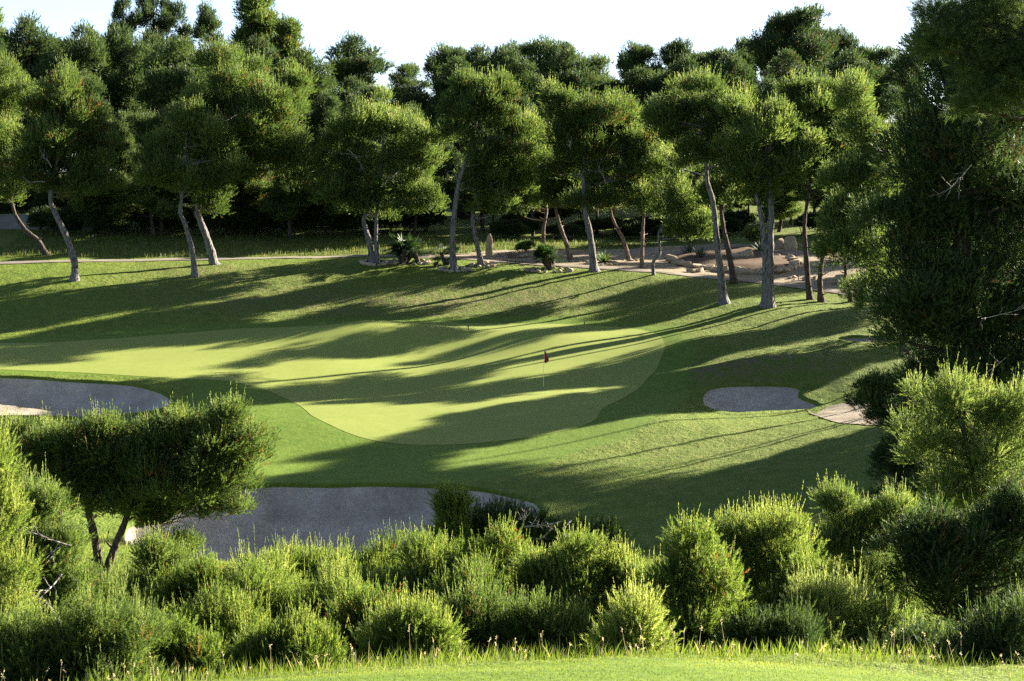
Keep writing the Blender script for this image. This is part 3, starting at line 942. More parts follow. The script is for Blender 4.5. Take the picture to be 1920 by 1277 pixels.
for x, y, lb in ((-2.5, 152, 'low bushy pine in the shade behind the standing stone'), (0.5, 159, 'low bushy pine farther behind the standing stone'), (4.5, 156, 'low bushy pine behind the small reddish stemmed pine')):
    place('tall', x, y, 6.5, 2.3, RNG.uniform(0, 6.28), lb, None)
for px_, d, h, lb in ((395, 144.5, 7.5, 'low bushy pine in the dark wood behind the stout leaning trunk'), (470, 146, 7.5, 'low bushy pine in the dark wood, second right of the stout leaning trunk'),
                      (545, 144, 7.5, 'low bushy pine in the dark wood midway to the twin stemmed pine'), (620, 146, 7.5, 'low bushy pine in the dark wood left of the twin stemmed pine'),
                      (690, 145, 7.5, 'low bushy pine directly behind the twin stemmed pine'), (775, 147, 7.5, 'low bushy pine behind the small fan palms'),
                      (30, 153, 7.5, 'low bushy pine behind the grey wall at far left'), (180, 145, 7.5, 'low bushy pine behind the pier of the grey wall'), (290, 144, 7.5, 'low bushy pine in the dark wood left of the slim grey trunk'),
                      (1350, 160, 6, 'low bushy pine on the far grass between the rock bed trunks'), (1460, 152, 5, 'low bushy pine right behind the light green bush'),
                      (1530, 162, 6, 'low bushy pine on the far grass right of the forked trunk'), (1610, 148, 6, 'low bushy pine at the right end of the gravel'), (1130, 175, 6, 'low bushy pine far off between the thick trunk and reddish pine')):
    xx = float(raydir(px_, 400)[0] * d)
    place('tall', xx, d, h, 2.4, RNG.uniform(0, 6.28), lb, 'low bushy pines in the wood')
MG = 'pines of the wood behind the crest'
MIDS = [(905, 151, 205, 52, 'round', 'dark pine close behind the low crowned pine ringed by stones'), (1000, 150, 200, 60, 'round', 'dark pine close behind the two small reddish pines'),
        (1120, 153, 200, 58, 'round', 'dark pine close behind the thick grey trunk pine'), (-50, 152, 70, 105, 'round', 'broad pine at the far left edge of the wood, partly cut off'),
        (55, 163, 48, 85, 'round', 'dark pine rising behind the lone bent pine, left of it'),
        (150, 158, 62, 80, 'round', 'dense dark pine directly behind the lone bent pine'),
        (232, 166, 66, 90, 'round', 'very dark rounded pine below the sparse skyline tops'),
        (330, 156, 88, 100, 'round', 'full rounded pine above the slim grey trunk pine'),
        (300, 145, 200, 60, 'round', 'shaded pine between the lone bent pine and the slim one'),
        (215, 146, 215, 60, 'round', 'low shaded pine beside the lone bent pine, on its right'),
        (440, 160, 100, 90, 'round', 'sunlit rounded pine below the tall bushy conifer'),
        (540, 163, 120, 75, 'tall', 'pointed green pine at the right foot of the tall conifer'),
        (610, 158, 185, 62, 'round', 'mid green pine left of the twin stemmed pine'),
        (668, 165, 188, 62, 'round', 'rounded pine behind the twin stemmed pine, left side'),
        (770, 162, 205, 55, 'round', 'shaded pine behind the twin stemmed pine, right side'),
        (860, 168, 195, 60, 'round', 'dim pine behind the bare grey trunk'),
        (1010, 165, 190, 65, 'round', 'dim pine filling the gap left of the thick grey trunk'),
        (1215, 160, 205, 55, 'round', 'shaded pine filling the gap above the crooked thin pine'),
        (1335, 165, 172, 60, 'round', 'pale topped pine behind the tall spotted trunk'),
        (1440, 160, 160, 70, 'round', 'pale topped pine behind the heavy forked trunk'),
        (1545, 152, 158, 70, 'round', 'bushy pine behind the dark stemmed pine'),
        (1640, 150, 170, 75, 'round', 'shaded pine between the crest row and the big dark pine')]
for px_, d, top, hw, kd, lb in MIDS:
    backdrop(px_, d, top, hw, kd, lb, MG)
DEEP = [(px_, 182 + 6 * math.sin(px_ * 0.7), t_, 80, 'round', lb) for px_, t_, lb in [
    (-30, 75, 'deep wood pine at the far left, only its shaded flank showing'), (75, 85, 'deep wood pine seen above the lone bent pine'),
    (180, 85, 'deep wood pine below the leftmost sparse skyline top'), (285, 75, 'deep wood pine below the middle sparse skyline top'),
    (385, 85, 'deep wood pine below the ragged skyline pine'), (480, 85, 'deep wood pine at the foot of the tall bushy conifer'),
    (575, 105, 'deep wood pine right of the foot of the tall bushy conifer'), (670, 150, 'deep wood pine below the lone rounded skyline pine'),
    (765, 170, 'deep wood pine below the gap of sky'), (860, 118, 'deep wood pine under the left of the central rounded group'),
    (960, 105, 'deep wood pine under the middle of the central rounded group'), (1060, 105, 'deep wood pine under the right of the central rounded group'),
    (1160, 135, 'deep wood pine under the far see through pines'), (1260, 118, 'deep wood pine under the far bluish pines'),
    (1370, 112, 'deep wood pine under the far pine left of the giant umbrella pine'), (1480, 105, 'deep wood pine under the giant umbrella pine'),
    (1590, 108, 'deep wood pine under the right flank of the giant umbrella pine')]]
for px_, d, top, hw, kd, lb in DEEP:
    backdrop(px_, d, top, hw, kd, lb, 'pines deeper in the wood')
SKY = [(215, 200, 8, 34, 'airy', 'thin sparse pine top against the sky, leftmost of the sparse ones'),
       (268, 204, 0, 38, 'airy', 'sparse tall pine on the skyline, middle of the sparse tops'),
       (322, 205, 14, 44, 'airy', 'sparse bushy pine on the skyline left of the open notch'),
       (410, 204, 24, 44, 'airy', 'ragged pine on the skyline right of the open notch'),
       (478, 200, -14, 72, 'tall', 'tall bushy conifer, highest crown at left of the skyline'),
       (545, 197, 40, 55, 'tall', 'narrow conifer leaning on the right of the tall bushy one'),
       (-20, 205, 20, 50, 'tall', 'conifer top at the extreme left of the skyline'),
       (90, 200, 55, 90, 'wide', 'spreading pine on the left skyline'),
       (662, 215, 78, 80, 'round', 'rounded dark pine alone between two gaps of sky'),
       (778, 215, 128, 48, 'airy', 'low see through pine beside the sky gap'),
       (838, 205, 72, 66, 'wide', 'pine at the left shoulder of the central rounded group'),
       (905, 200, 98, 66, 'round', 'dark pine inside the central rounded group'),
       (962, 195, 66, 66, 'wide', 'pine at the left peak of the central rounded group'),
       (1032, 192, 58, 76, 'wide', 'pine at the highest peak of the central rounded group'),
       (1105, 190, 92, 72, 'wide', 'lighter green pine at right shoulder of the central group'),
       (1192, 235, 68, 58, 'wide', 'far pine with see through stems right of the central group'),
       (1262, 235, 74, 70, 'wide', 'far bluish pine, second right of the central group'),
       (1340, 240, 80, 60, 'wide', 'far bluish pine, third right of the central group'),
       (1402, 238, 72, 58, 'wide', 'far pine just left of the giant umbrella pine'),
       (1505, 215, -2, 95, 'wide', 'giant umbrella pine, tallest crown on the right skyline'),
       (1450, 220, 40, 45, 'wide', 'lower bough like pine clinging left of the giant umbrella pine'),
       (1575, 222, 38, 52, 'wide', 'pine tucked under the right side of the giant umbrella pine'),
       (1640, 225, 75, 60, 'wide', 'far pine between the giant umbrella pine and the big dark pine'),
       (1710, 215, 85, 55, 'wide', 'far pine touching the big dark pine at right')]
for px_, d, top, hw, kd, lb in SKY:
    backdrop(px_, d, top, hw * (1.25 if kd in ('wide', 'tall') else 1.1), kd, lb, 'pines on the skyline')

# ------- pines outside the right of the frame: they stand up-sun and throw the long shadows across the course
for px_, d, top, hw, kd, lb in [(925, 158, 250, 42, 'round', 'small shaded pine beyond the standing stone'), (985, 166, 240, 45, 'round', 'small pine in the wood left of the small reddish stemmed pine'),
                                (1062, 170, 250, 45, 'round', 'small pine on the far grass behind the leaning reddish pine'), (1090, 156, 265, 36, 'round', 'small dark pine just behind the thick grey trunk'),
                                (1150, 164, 240, 48, 'round', 'small pine on the far grass right of the thick grey trunk'), (1290, 147, 330, 42, 'tall', 'low dark bushy pine behind the agaves'),
                                (1255, 168, 250, 48, 'round', 'small pine on the far grass behind the crooked thin pine'), (1405, 166, 260, 42, 'round', 'small pine seen between the two tall grey trunks'),
                                (1485, 158, 270, 42, 'round', 'small dark pine behind the boulders right of the forked trunk'), (1565, 150, 270, 45, 'tall', 'low bushy pine right of the boulders'),
                                (830, 156, 260, 42, 'round', 'small shaded pine left of the bare grey trunk'), (745, 153, 270, 40, 'round', 'small shaded pine behind the large fan palm')]:
    backdrop(px_, d, top, hw, kd, lb, MG)
SHG = 'pines on the bank right of the course'  # umbrella pines below: unseen, added to shade the front bunker
for x, n_, h, hw, kd, lb in [(30, 67, 16.5, 4.0, 'umbrella', 'tall bare stemmed umbrella pine added on the right bank for bunker shade, nearest the course'), (34, 64, 17, 4.0, 'umbrella', 'bare stemmed umbrella pine added on the right bank for bunker shade, second from the course'),
                             (38, 67.5, 17.5, 4.2, 'umbrella', 'bare stemmed umbrella pine added on the right bank for bunker shade, third from the course'), (42, 64, 18, 4.2, 'umbrella', 'lofty bare stemmed umbrella pine added for bunker shade, farthest up the right bank'),
                             (36, 71, 17.5, 3.6, 'umbrella', 'bare stemmed umbrella pine added on the right bank for bunker shade, behind the others'),
                             (23.5, 78.5, 9, 2.4, 'tall', 'low dense pine on the bank right of the small far bunker'), (24.5, 83.5, 10, 2.6, 'tall', 'low dense pine right of the crest'),
                             (26, 47, 12, 3.0, 'round', 'pine on the right bank beside the big dark pine'),
                             (27, 53, 13, 3.4, 'round', 'pine on the right bank nearest the hollow'),
                             (31, 58, 13, 3.4, 'round', 'pine on the right bank level with the front bunker'),
                             (36, 54, 15, 3.6, 'round', 'pine on the right bank beyond the one nearest the hollow'),
                             (40, 60, 15, 3.4, 'round', 'pine on the right bank beyond the one level with the front bunker'),
                             (46, 56, 16, 3.8, 'wide', 'broad pine farther up the right bank'),
                             (29, 75, 13, 2.6, 'round', 'pine on the right bank level with the flag'),
                             (36, 76, 15, 2.6, 'round', 'pine on the right bank behind the one level with the flag'),
                             (44, 75.5, 17, 2.8, 'round', 'pine on the right bank far behind the flag'),
                             (29, 84, 12, 3.0, 'round', 'pine on the right bank level with the crest'),
                             (39, 84, 14, 3.2, 'round', 'pine on the right bank beyond the crest row'),
                             (37, 94, 13, 3.2, 'round', 'pine on the right bank beside the footpath'),
                             (43, 99, 13, 3.2, 'round', 'pine on the right bank beyond the footpath'),
                             (40, 107, 12, 3.2, 'round', 'pine right of the gravel garden'),
                             (48, 113, 13, 3.2, 'round', 'pine far right of the gravel garden'),
                             (46, 122, 13, 3.2, 'round', 'pine behind the far right of the gravel garden')]:
    y = (n_ + 0.515 * x) / 0.857
    place(kd, x, y, h, hw, RNG.uniform(0, 6.28), lb, SHG)

# ------- big trees at right
def at_depth(px_, d):
    a, _ = raydir(px_, 700)
    return np.array([a * d, d, base_h([a * d], [d])[0]])


RB = pine(None, [[(1850, 1000), (1840, 800), (1815, 600), (1800, 400), (1790, 180)]],
     [(1790, 190, 105, 85), (1735, 270, 75, 75), (1730, 400, 75, 75), (1735, 510, 75, 75), (1850, 330, 130, 100), (1780, 430, 140, 95), (1900, 500, 130, 110),
      (1800, 580, 125, 85), (1710, 630, 90, 75), (1890, 690, 120, 100), (1790, 710, 115, 80), (1840, 860, 130, 100), (1740, 800, 80, 70),
      (1900, 220, 100, 100), (1760, 320, 110, 80), (1740, 580, 100, 70), (1800, 950, 110, 70), (1920, 820, 90, 90), (1850, 90, 110, 80), (1765, 125, 80, 60), (1930, 60, 80, 90), (1935, 600, 80, 100), (1940, 720, 70, 90), (1945, 400, 80, 100), (1930, 560, 60, 60)],
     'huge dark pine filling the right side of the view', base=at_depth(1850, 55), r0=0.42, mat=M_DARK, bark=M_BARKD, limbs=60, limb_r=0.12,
     split=4, core=0.85, clump_r=0.55, cov=0.9, per=36, slen=0.42, K=14, nl=0.13, nw=0.026, ang0=0.75, candle=0.15, inner=0.4, flat=1.0)
pine(None, [[(1740, 800), (1690, 620), (1635, 480), (1625, 330), (1610, 220)]],
     [(1598, 190, 22, 45), (1610, 260, 36, 45), (1585, 350, 45, 40), (1620, 400, 55, 55), (1575, 420, 40, 40), (1600, 480, 65, 45), (1650, 330, 40, 60), (1650, 560, 60, 40)],
     'brighter narrow pine with upright pale shoots against the huge dark pine', base=at_depth(1740, 76), r0=0.22, bark=M_BARKD, mat=M_PINE, limbs=30,
     clump_r=0.45, cov=1.2, per=50, slen=0.34, K=10, nl=0.14, nw=0.028, candle=0.5, tone0=0.55, flat=1.2)
pine(None, [[(1680, 850), (1675, 790), (1670, 740), (1668, 700)]],
     [(1650, 760, 52, 34), (1690, 790, 60, 40), (1640, 730, 35, 26), (1700, 740, 45, 40), (1720, 840, 50, 45), (1690, 880, 55, 50), (1730, 940, 60, 60), (1680, 950, 45, 45)],
     'low dark dense pine at the left foot of the huge dark pine', base=at_depth(1680, 64), r0=0.18, mat=M_DARK, bark=M_BARKD, limbs=20,
     clump_r=0.4, cov=1.2, per=60, slen=0.26, K=10, nl=0.11, nw=0.02, candle=0.05)
pine(None, [[(2140, 1150), (2120, 700), (2080, 300), (2040, 50)]],
     [(1860, 40, 110, 55), (1790, 95, 60, 40), (1900, 140, 80, 55), (1850, 200, 60, 35), (1990, 120, 110, 90), (1760, 25, 30, 25)],
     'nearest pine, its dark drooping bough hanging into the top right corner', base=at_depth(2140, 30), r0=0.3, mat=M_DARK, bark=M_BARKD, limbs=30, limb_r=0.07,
     clump_r=0.26, cov=1.1, per=34, slen=0.2, K=26, nl=0.11, nw=0.006, up=-0.05, candle=0.0, inner=0.3)
RY = dict(split=7, core=0.6, spread=(0.5, 1.4), clump_r=0.24, cov=0.66, per=24, slen=0.26, K=26, nl=0.068, nw=0.011, ang0=0.75, flat=1.2)
pine(None, [[(1850, 1200), (1840, 1050), (1825, 900), (1800, 780)]],
     [(1765, 755, 60, 50), (1850, 780, 60, 50), (1725, 840, 45, 45), (1900, 790, 40, 50), (1810, 860, 80, 60), (1890, 860, 55, 60), (1770, 930, 65, 45), (1870, 960, 85, 60)],
     'young pine with upright pale shoots in front of the huge dark pine', base=at_depth(1850, 36), r0=0.1, bark=M_BARKD, limbs=36, limb_r=0.03,
     candle=0.35, mat=M_PINE, tone0=0.5, **RY)
pine(None, [[(1830, 1240), (1830, 1150), (1810, 1060), (1790, 1020)]],
     [(1800, 1060, 100, 60), (1880, 1090, 90, 80), (1750, 1110, 80, 60), (1840, 1160, 110, 60), (1720, 1040, 55, 50), (1930, 1010, 60, 60), (1760, 1020, 30, 42), (1850, 1010, 36, 48), (1900, 985, 36, 50)],
     'dark bushy pine at the bottom right corner', base=at_depth(1830, 30), r0=0.1, bark=M_BARKD, limbs=36, limb_r=0.03, candle=0.12, mat=M_DARK, **RY)

# ------- left foreground pine pair
TLG = 'pair of flat topped pines beside the front bunker'
kwL = dict(split=7, core=0.7, spread=(0.6, 1.35), clump_r=0.28, cov=0.6, per=26, dy=24, slen=0.3, K=20, nl=0.085, nw=0.016, ang0=0.75, candle=0.4, inner=0.35, flat=1.1)
pine((120, 1008), [[(120, 1008), (112, 965), (106, 925), (92, 870), (80, 820)]],
     [(75, 815, 62, 42), (45, 860, 48, 40), (120, 850, 50, 40), (90, 890, 55, 34), (30, 800, 40, 35)],
     'left flat topped pine of the pair, partly hidden behind the other', group=TLG, r0=0.16, bark=M_BARKD, mat=M_PINE, limb_r=0.05, tmin=0.7, **kwL)
pine((184, 1103), [[(180, 1103, 0, 0.15), (184, 1050), (172, 985), (167, 950), (185, 890), (200, 840)], [(190, 1103, 0.05, 0.13), (206, 1050), (230, 990), (247, 945), (280, 880), (330, 840)]],
     [(200, 830, 70, 45), (285, 820, 75, 48), (360, 815, 65, 50), (430, 810, 60, 55), (450, 870, 45, 50), (385, 890, 70, 48), (300, 890, 80, 45),
      (210, 895, 70, 45), (150, 860, 55, 45), (400, 940, 60, 26), (300, 945, 70, 26), (325, 1005, 32, 16), (190, 800, 40, 28), (345, 785, 40, 26), (420, 770, 35, 24), (135, 870, 60, 48), (120, 818, 62, 36), (65, 836, 46, 36), (175, 905, 60, 42), (250, 925, 65, 34), (250, 860, 80, 55), (340, 860, 80, 55)],
     'flat topped pine with forked dark trunk overhanging the front bunker', group=TLG, bark=M_BARKD, mat=M_PINE, limb_r=0.05, limbs=50, tmin=0.78, **kwL)

# ------- young pines and bushes on the near slope
NG = 'young pines on the near slope'
kwN = dict(split=6, core=0.6, spread=(0.45, 1.5), clump_r=0.21, per=22, slen=0.25, K=34, nl=0.060, nw=0.0085, ang0=0.8, candle=0.5, flat=1.5, up=0.75, mat=M_YOUNG, bark=M_BARKD, limbs=30, limb_r=0.02, r0=0.05,
           name='young_pine', cat='young pine', group=NG, cov=0.72, dead=0.003, inner=0.35)


def bush(px_, d, lobes, label, name_low=True, dy=28, **kw):
    lobes = [(l[0], l[1] + dy, l[2], l[3]) for l in lobes]
    k = dict(kwN); k.update(candle=0.5 * RNG.uniform(0.35, 1.35), tone0=0.42 + RNG.uniform(-0.1, 0.1), flat=RNG.uniform(1.0, 1.7), slen=RNG.uniform(0.19, 0.28)); k.update(kw)
    b = at_depth(px_, d)
    lob = lobes
    lob = lobes
    top = min(l[1] - l[3] for l in lobes)
    a, bb = raydir(px_, top + 20)
    zt = CAMZ + bb * d
    # stem from the ground to near the top, in photo pixels
    by = 638.5 - F * math.tan(math.atan2(b[2] - CAMZ, d) + PITCH)
    x0 = min(l[0] - l[2] for l in lobes); x1 = max(l[0] + l[2] for l in lobes); ym = max(l[1] for l in lobes)
    if by > ym + 15 and name_low:
        lob = list(lobes) + [((x0 + x1) / 2 + f_ * (x1 - x0) * 0.28, (ym + by) / 2 + 6, (x1 - x0) * 0.26, (by - ym) * 0.5 + 12) for f_ in (-1, 0, 1)]
    st = [[(px_, by), (px_ + RNG.uniform(-12, 12), by * 0.6 + top * 0.4), (px_ + RNG.uniform(-12, 12), by * 0.2 + top * 0.8)]]
    return pine(None, st, lob, label, base=b, sink=0.05, **k)


bush(1412, 30, [(1395, 1000, 75, 48), (1455, 1040, 60, 55), (1350, 1060, 55, 50), (1420, 1090, 85, 60), (1480, 1100, 45, 55), (1400, 1160, 80, 50)],
     'broad bright young pine, widest of those right of centre, in front of the hollow', dy=4)
bush(1305, 27, [(1290, 1050, 42, 42), (1310, 1100, 65, 55), (1265, 1120, 40, 55), (1340, 1140, 42, 50), (1300, 1170, 70, 50)],
     'round topped bright young pine left of the widest one', dy=6)
bush(1610, 32, [(1568, 960, 26, 26), (1600, 1000, 60, 48), (1655, 1020, 60, 45), (1690, 990, 34, 36), (1640, 1080, 85, 50), (1570, 1050, 40, 45)],
     'open branched young pine with a raised spire at its left end', dy=2, mat=M_PINE, tone0=0.55, candle=0.3)
bush(1560, 27, [(1530, 1110, 48, 40), (1590, 1120, 55, 40), (1560, 1165, 85, 45), (1640, 1160, 60, 45), (1690, 1190, 55, 40)],
     'low shaded young pine with pale candles below the spired one', mat=M_PINE)
bush(1185, 23, [(1185, 1165, 38, 30), (1165, 1195, 40, 26), (1210, 1195, 36, 26)], 'small pale sapling alone at the edge of the near lawn', candle=0.6, tone0=0.6)
bush(1085, 29, [(1085, 1035, 45, 40), (1050, 1075, 48, 45), (1125, 1080, 48, 48), (1085, 1120, 75, 55), (1170, 1060, 36, 40), (1195, 1110, 45, 50)],
     'young pine with tall candles just right of centre, before the dark scrub')
bush(952, 31, [(950, 1030, 50, 38), (905, 1060, 48, 42), (985, 1075, 48, 45), (945, 1110, 80, 55)], 'rounded yellow green young pine just left of centre, reaching the dark scrub')
bush(835, 31, [(855, 1060, 45, 40), (800, 1045, 50, 42), (830, 1100, 75, 55), (770, 1090, 40, 45)], 'young pine in front of the right half of the front bunker')
bush(715, 34, [(720, 1035, 60, 38), (670, 1055, 50, 42), (765, 1070, 40, 42), (710, 1095, 85, 52)], 'wide young pine in front of the middle of the front bunker')
bush(575, 34, [(570, 1040, 48, 34), (615, 1060, 48, 40), (535, 1075, 42, 40), (575, 1105, 75, 50)], 'young pine below the left half of the front bunker')
bush(640, 28, [(640, 1120, 50, 40), (600, 1150, 52, 42), (680, 1150, 48, 42), (640, 1185, 75, 42)], 'yellowish young pine in the second rank left of centre')
bush(765, 24.5, [(765, 1165, 42, 32), (735, 1190, 40, 30), (795, 1195, 38, 30)], 'low sunlit sapling at the lawn edge left of centre', candle=0.6)
bush(480, 28, [(470, 1115, 52, 42), (430, 1150, 52, 42), (515, 1150, 48, 44), (470, 1190, 80, 46)], 'thick young pine in the left part of the second rank')
bush(370, 31, [(375, 1085, 52, 36), (330, 1110, 48, 40), (415, 1105, 45, 40), (370, 1150, 82, 50)], 'young pine at the right foot of the flat topped pine')
bush(270, 33, [(290, 1035, 34, 26), (262, 1095, 46, 30), (315, 1070, 44, 34), (270, 1130, 80, 42)], 'airy pale young pine in front of the forked dark trunk', per=28, tone0=0.58, mat=M_PINE)
e = bush(80, 28, [(80, 945, 40, 34), (40, 985, 46, 40), (105, 1010, 40, 38), (70, 1050, 70, 46), (140, 1090, 52, 46), (40, 1120, 55, 50), (100, 1150, 80, 50)],
         'sparse young pine with bare whitish twigs near the left edge', per=26, tone0=0.55, mat=M_PINE)
bush(-5, 25, [(-12, 880, 30, 45), (-5, 920, 34, 46), (5, 970, 34, 42), (-20, 1040, 60, 70), (20, 1130, 60, 60)], 'tall young pine cut off by the left edge', tone0=0.55)
bush(165, 23.5, [(70, 1190, 75, 40), (165, 1170, 62, 42), (235, 1190, 60, 40), (165, 1225, 100, 36), (40, 1240, 80, 36)], 'spreading low pine at the bottom left corner', mat=M_PINE, tone0=0.55, per=32)
bush(320, 24.5, [(310, 1195, 52, 36), (370, 1215, 50, 32), (330, 1235, 70, 30)], 'low young pine right of the corner pine', tone0=0.5)
bush(560, 25, [(545, 1190, 46, 32), (590, 1205, 46, 32), (500, 1215, 46, 28)], 'low leafy sapling at the lawn edge, left third', candle=0.55)
bush(905, 26.5, [(900, 1140, 50, 36), (860, 1165, 46, 36), (945, 1165, 46, 36), (900, 1195, 70, 32)], 'shaded young pine in the gap just left of centre', mat=M_PINE)
bush(1020, 26, [(1020, 1165, 48, 34), (985, 1185, 42, 30), (1060, 1185, 44, 30)], 'shaded low young pine in the gap at centre', mat=M_PINE)
bush(1470, 25.5, [(1450, 1180, 52, 34), (1500, 1195, 48, 30), (1400, 1205, 46, 26)], 'dark low young pine below the widest bright one', mat=M_DARK, candle=0.2)
bush(1740, 24, [(1740, 1215, 50, 30), (1790, 1235, 52, 28), (1690, 1235, 42, 22)], 'dark low pine at the lawn edge near the bottom right corner', mat=M_DARK, candle=0.2)
bush(510, 31, [(505, 1075, 46, 38), (470, 1090, 44, 36), (540, 1100, 46, 36)], 'young pine filling the gap between the flat topped pine and front bunker')
bush(665, 30.5, [(660, 1085, 46, 36), (630, 1105, 44, 34), (700, 1110, 46, 34)], 'young pine squeezed in the front rank before the front bunker')
bush(890, 29, [(885, 1095, 46, 38), (860, 1120, 44, 34), (920, 1120, 46, 34)], 'young pine squeezed between two brighter ones left of the dark scrub')
bush(1015, 29.5, [(1015, 1080, 44, 40), (990, 1110, 44, 36), (1045, 1120, 44, 36)], 'young pine right below the bare grey twigs of the dark scrub')
bush(1230, 28.5, [(1230, 1110, 42, 40), (1205, 1140, 42, 36), (1255, 1150, 42, 36)], 'shaded young pine between the candled one and the round topped one', mat=M_PINE)
bush(1500, 29, [(1500, 1080, 46, 44), (1475, 1120, 46, 40), (1530, 1130, 44, 36)], 'young pine at the right flank of the widest bright one')
bush(410, 27, [(405, 1150, 50, 36), (375, 1180, 48, 34), (440, 1190, 50, 32)], 'young pine in the second rank below the forked dark trunk')
bush(700, 26, [(700, 1150, 46, 34), (670, 1180, 44, 32), (735, 1180, 46, 32)], 'young pine in the second rank beside the yellowish one')
bush(190, 30, [(180, 1120, 50, 34), (140, 1110, 46, 36), (225, 1130, 48, 32)], 'loose young pine left of the forked dark trunk', mat=M_PINE, tone0=0.55, per=15)
bush(30, 31, [(30, 930, 44, 44), (5, 975, 44, 42), (60, 985, 44, 42)], 'loose young pine behind the sparse twiggy one', mat=M_PINE, tone0=0.55, per=15)
bush(1885, 22.5, [(1870, 1200, 60, 40), (1930, 1190, 60, 50), (1820, 1235, 45, 30)], 'dark low pine cut off by the bottom right corner', mat=M_DARK, candle=0.2)
# dark scrub before the front bunker
sc = bush(985, 46, [(935, 975, 55, 26), (990, 985, 60, 34), (1050, 1000, 55, 32), (890, 1000, 45, 30), (1095, 1010, 40, 26), (1130, 998, 26, 24)],
          'dark spreading scrub pine with bare grey twigs at the right end of front bunker', mat=M_DARK, candle=0.1, clump_r=0.3, nl=0.08, nw=0.014, slen=0.3, dy=24)
bush(846, 45.5, [(846, 962, 22, 18), (850, 985, 24, 20)], 'small rounded young pine at the left end of the dark scrub', dy=0, candle=0.2, slen=0.3, nw=0.014, limbs=8)


def twigs(parent, spots, d, n_=7, ln=0.5, seed=1, rad=1.0):
    r = np.random.default_rng(seed)
    b = np.array(parent.location)
    for px_, py_ in spots:
        mb = MB()
        o = pix(px_, py_, d) - b
        ax = unit(np.array([r.normal(0, 0.8), r.normal(0, 0.3) - 0.2, r.normal(0.2, 0.5)])) * ln
        P = smooth_open(np.array([o - ax * 0.5, o - ax * 0.1 + r.normal(0, 0.06, 3) * ln, o + ax * 0.4 + r.normal(0, 0.06, 3) * ln, o + ax * 0.9]), 4)
        mb.tube(P, np.linspace(0.022, 0.005, len(P)) * (d / 36) * rad, 5)
        for _ in range(n_):
            q = P[r.integers(2, len(P) - 1)]
            v = unit(ax + r.normal(0, 0.55, 3) * ln) * ln * r.uniform(0.25, 0.7)
            m_ = q + v * 0.5 + r.normal(0, 0.05, 3) * ln
            mb.tube(np.array([q, m_, q + v]), np.array([0.011, 0.008, 0.003]) * (d / 36) * rad, 4)
            v2 = unit(v + r.normal(0, 0.5, 3) * ln * 0.5) * ln * 0.25
            mb.tube(np.array([m_, m_ + v2 * 0.5, m_ + v2]), np.array([0.007, 0.005, 0.002]) * (d / 36) * rad, 4)
        link('dead_branch', mb.mesh('dead_branch', M_TWIG), parent)


twigs(sc, [(1005, 985), (1035, 990), (1062, 996), (985, 975)], 44.4, 6, 0.7, 3)
twigs(e, [(60, 1110), (115, 1170), (95, 1100), (30, 1210), (100, 1010)], 26.8, 5, 0.6, 5)
twigs(RB, [(1800, 330), (1870, 590), (1860, 690)], 51.6, 8, 1.0, 9, 0.4)
twigs(T1, [(88, 300), (70, 340)], 121.6, 6, 1.2, 4, 0.5)
twigs(T4, [(662, 292), (735, 330)], 128.2, 6, 1.3, 6, 0.5)
twigs(T7, [(1070, 270), (1130, 330)], 125.6, 6, 1.2, 7, 0.5)


#@@SHRUBS
def shrub_mesh(lobes, per=40, leaf=0.13, w=0.05, tone0=0.4):
    return crown(lobes, clump_r=0.35, per=per, slen=0.16, K=6, nl=leaf, nw=w, up=0.25, candle=0.0, tone0=tone0, bottom=-0.8, dead=0)


def shrub(px_, d, w, h, label, group=None, mat=None, **kw):
    b = at_depth(px_, d)
    e_ = empty('shrub', b); tag(e_, label, 'shrub', group)
    lob = [((RNG.uniform(-.5, .5) * w, RNG.uniform(-.3, .3) * w, h * RNG.uniform(0.35, 0.7)), np.array([0.45 * w, 0.4 * w, 0.38 * h])) for _ in range(4)]
    V_, T_, tn = shrub_mesh(lob, **kw)
    link('foliage', mesh_tris('foliage', V_, T_, {'tone': ('FACE', tn)}, False, mat or M_SHRUB), e_)
    mb = MB()
    for _ in range(5):
        a = RNG.uniform(0, 6.28)
        mb.tube([(0, 0, -0.05), (0.15 * w * math.cos(a), 0.15 * w * math.sin(a), 0.4 * h), (0.3 * w * math.cos(a), 0.3 * w * math.sin(a), 0.7 * h)], [0.04, 0.03, 0.015], 5)
    link('stem', mb.mesh('stem', M_BARKD), e_)
    return e_


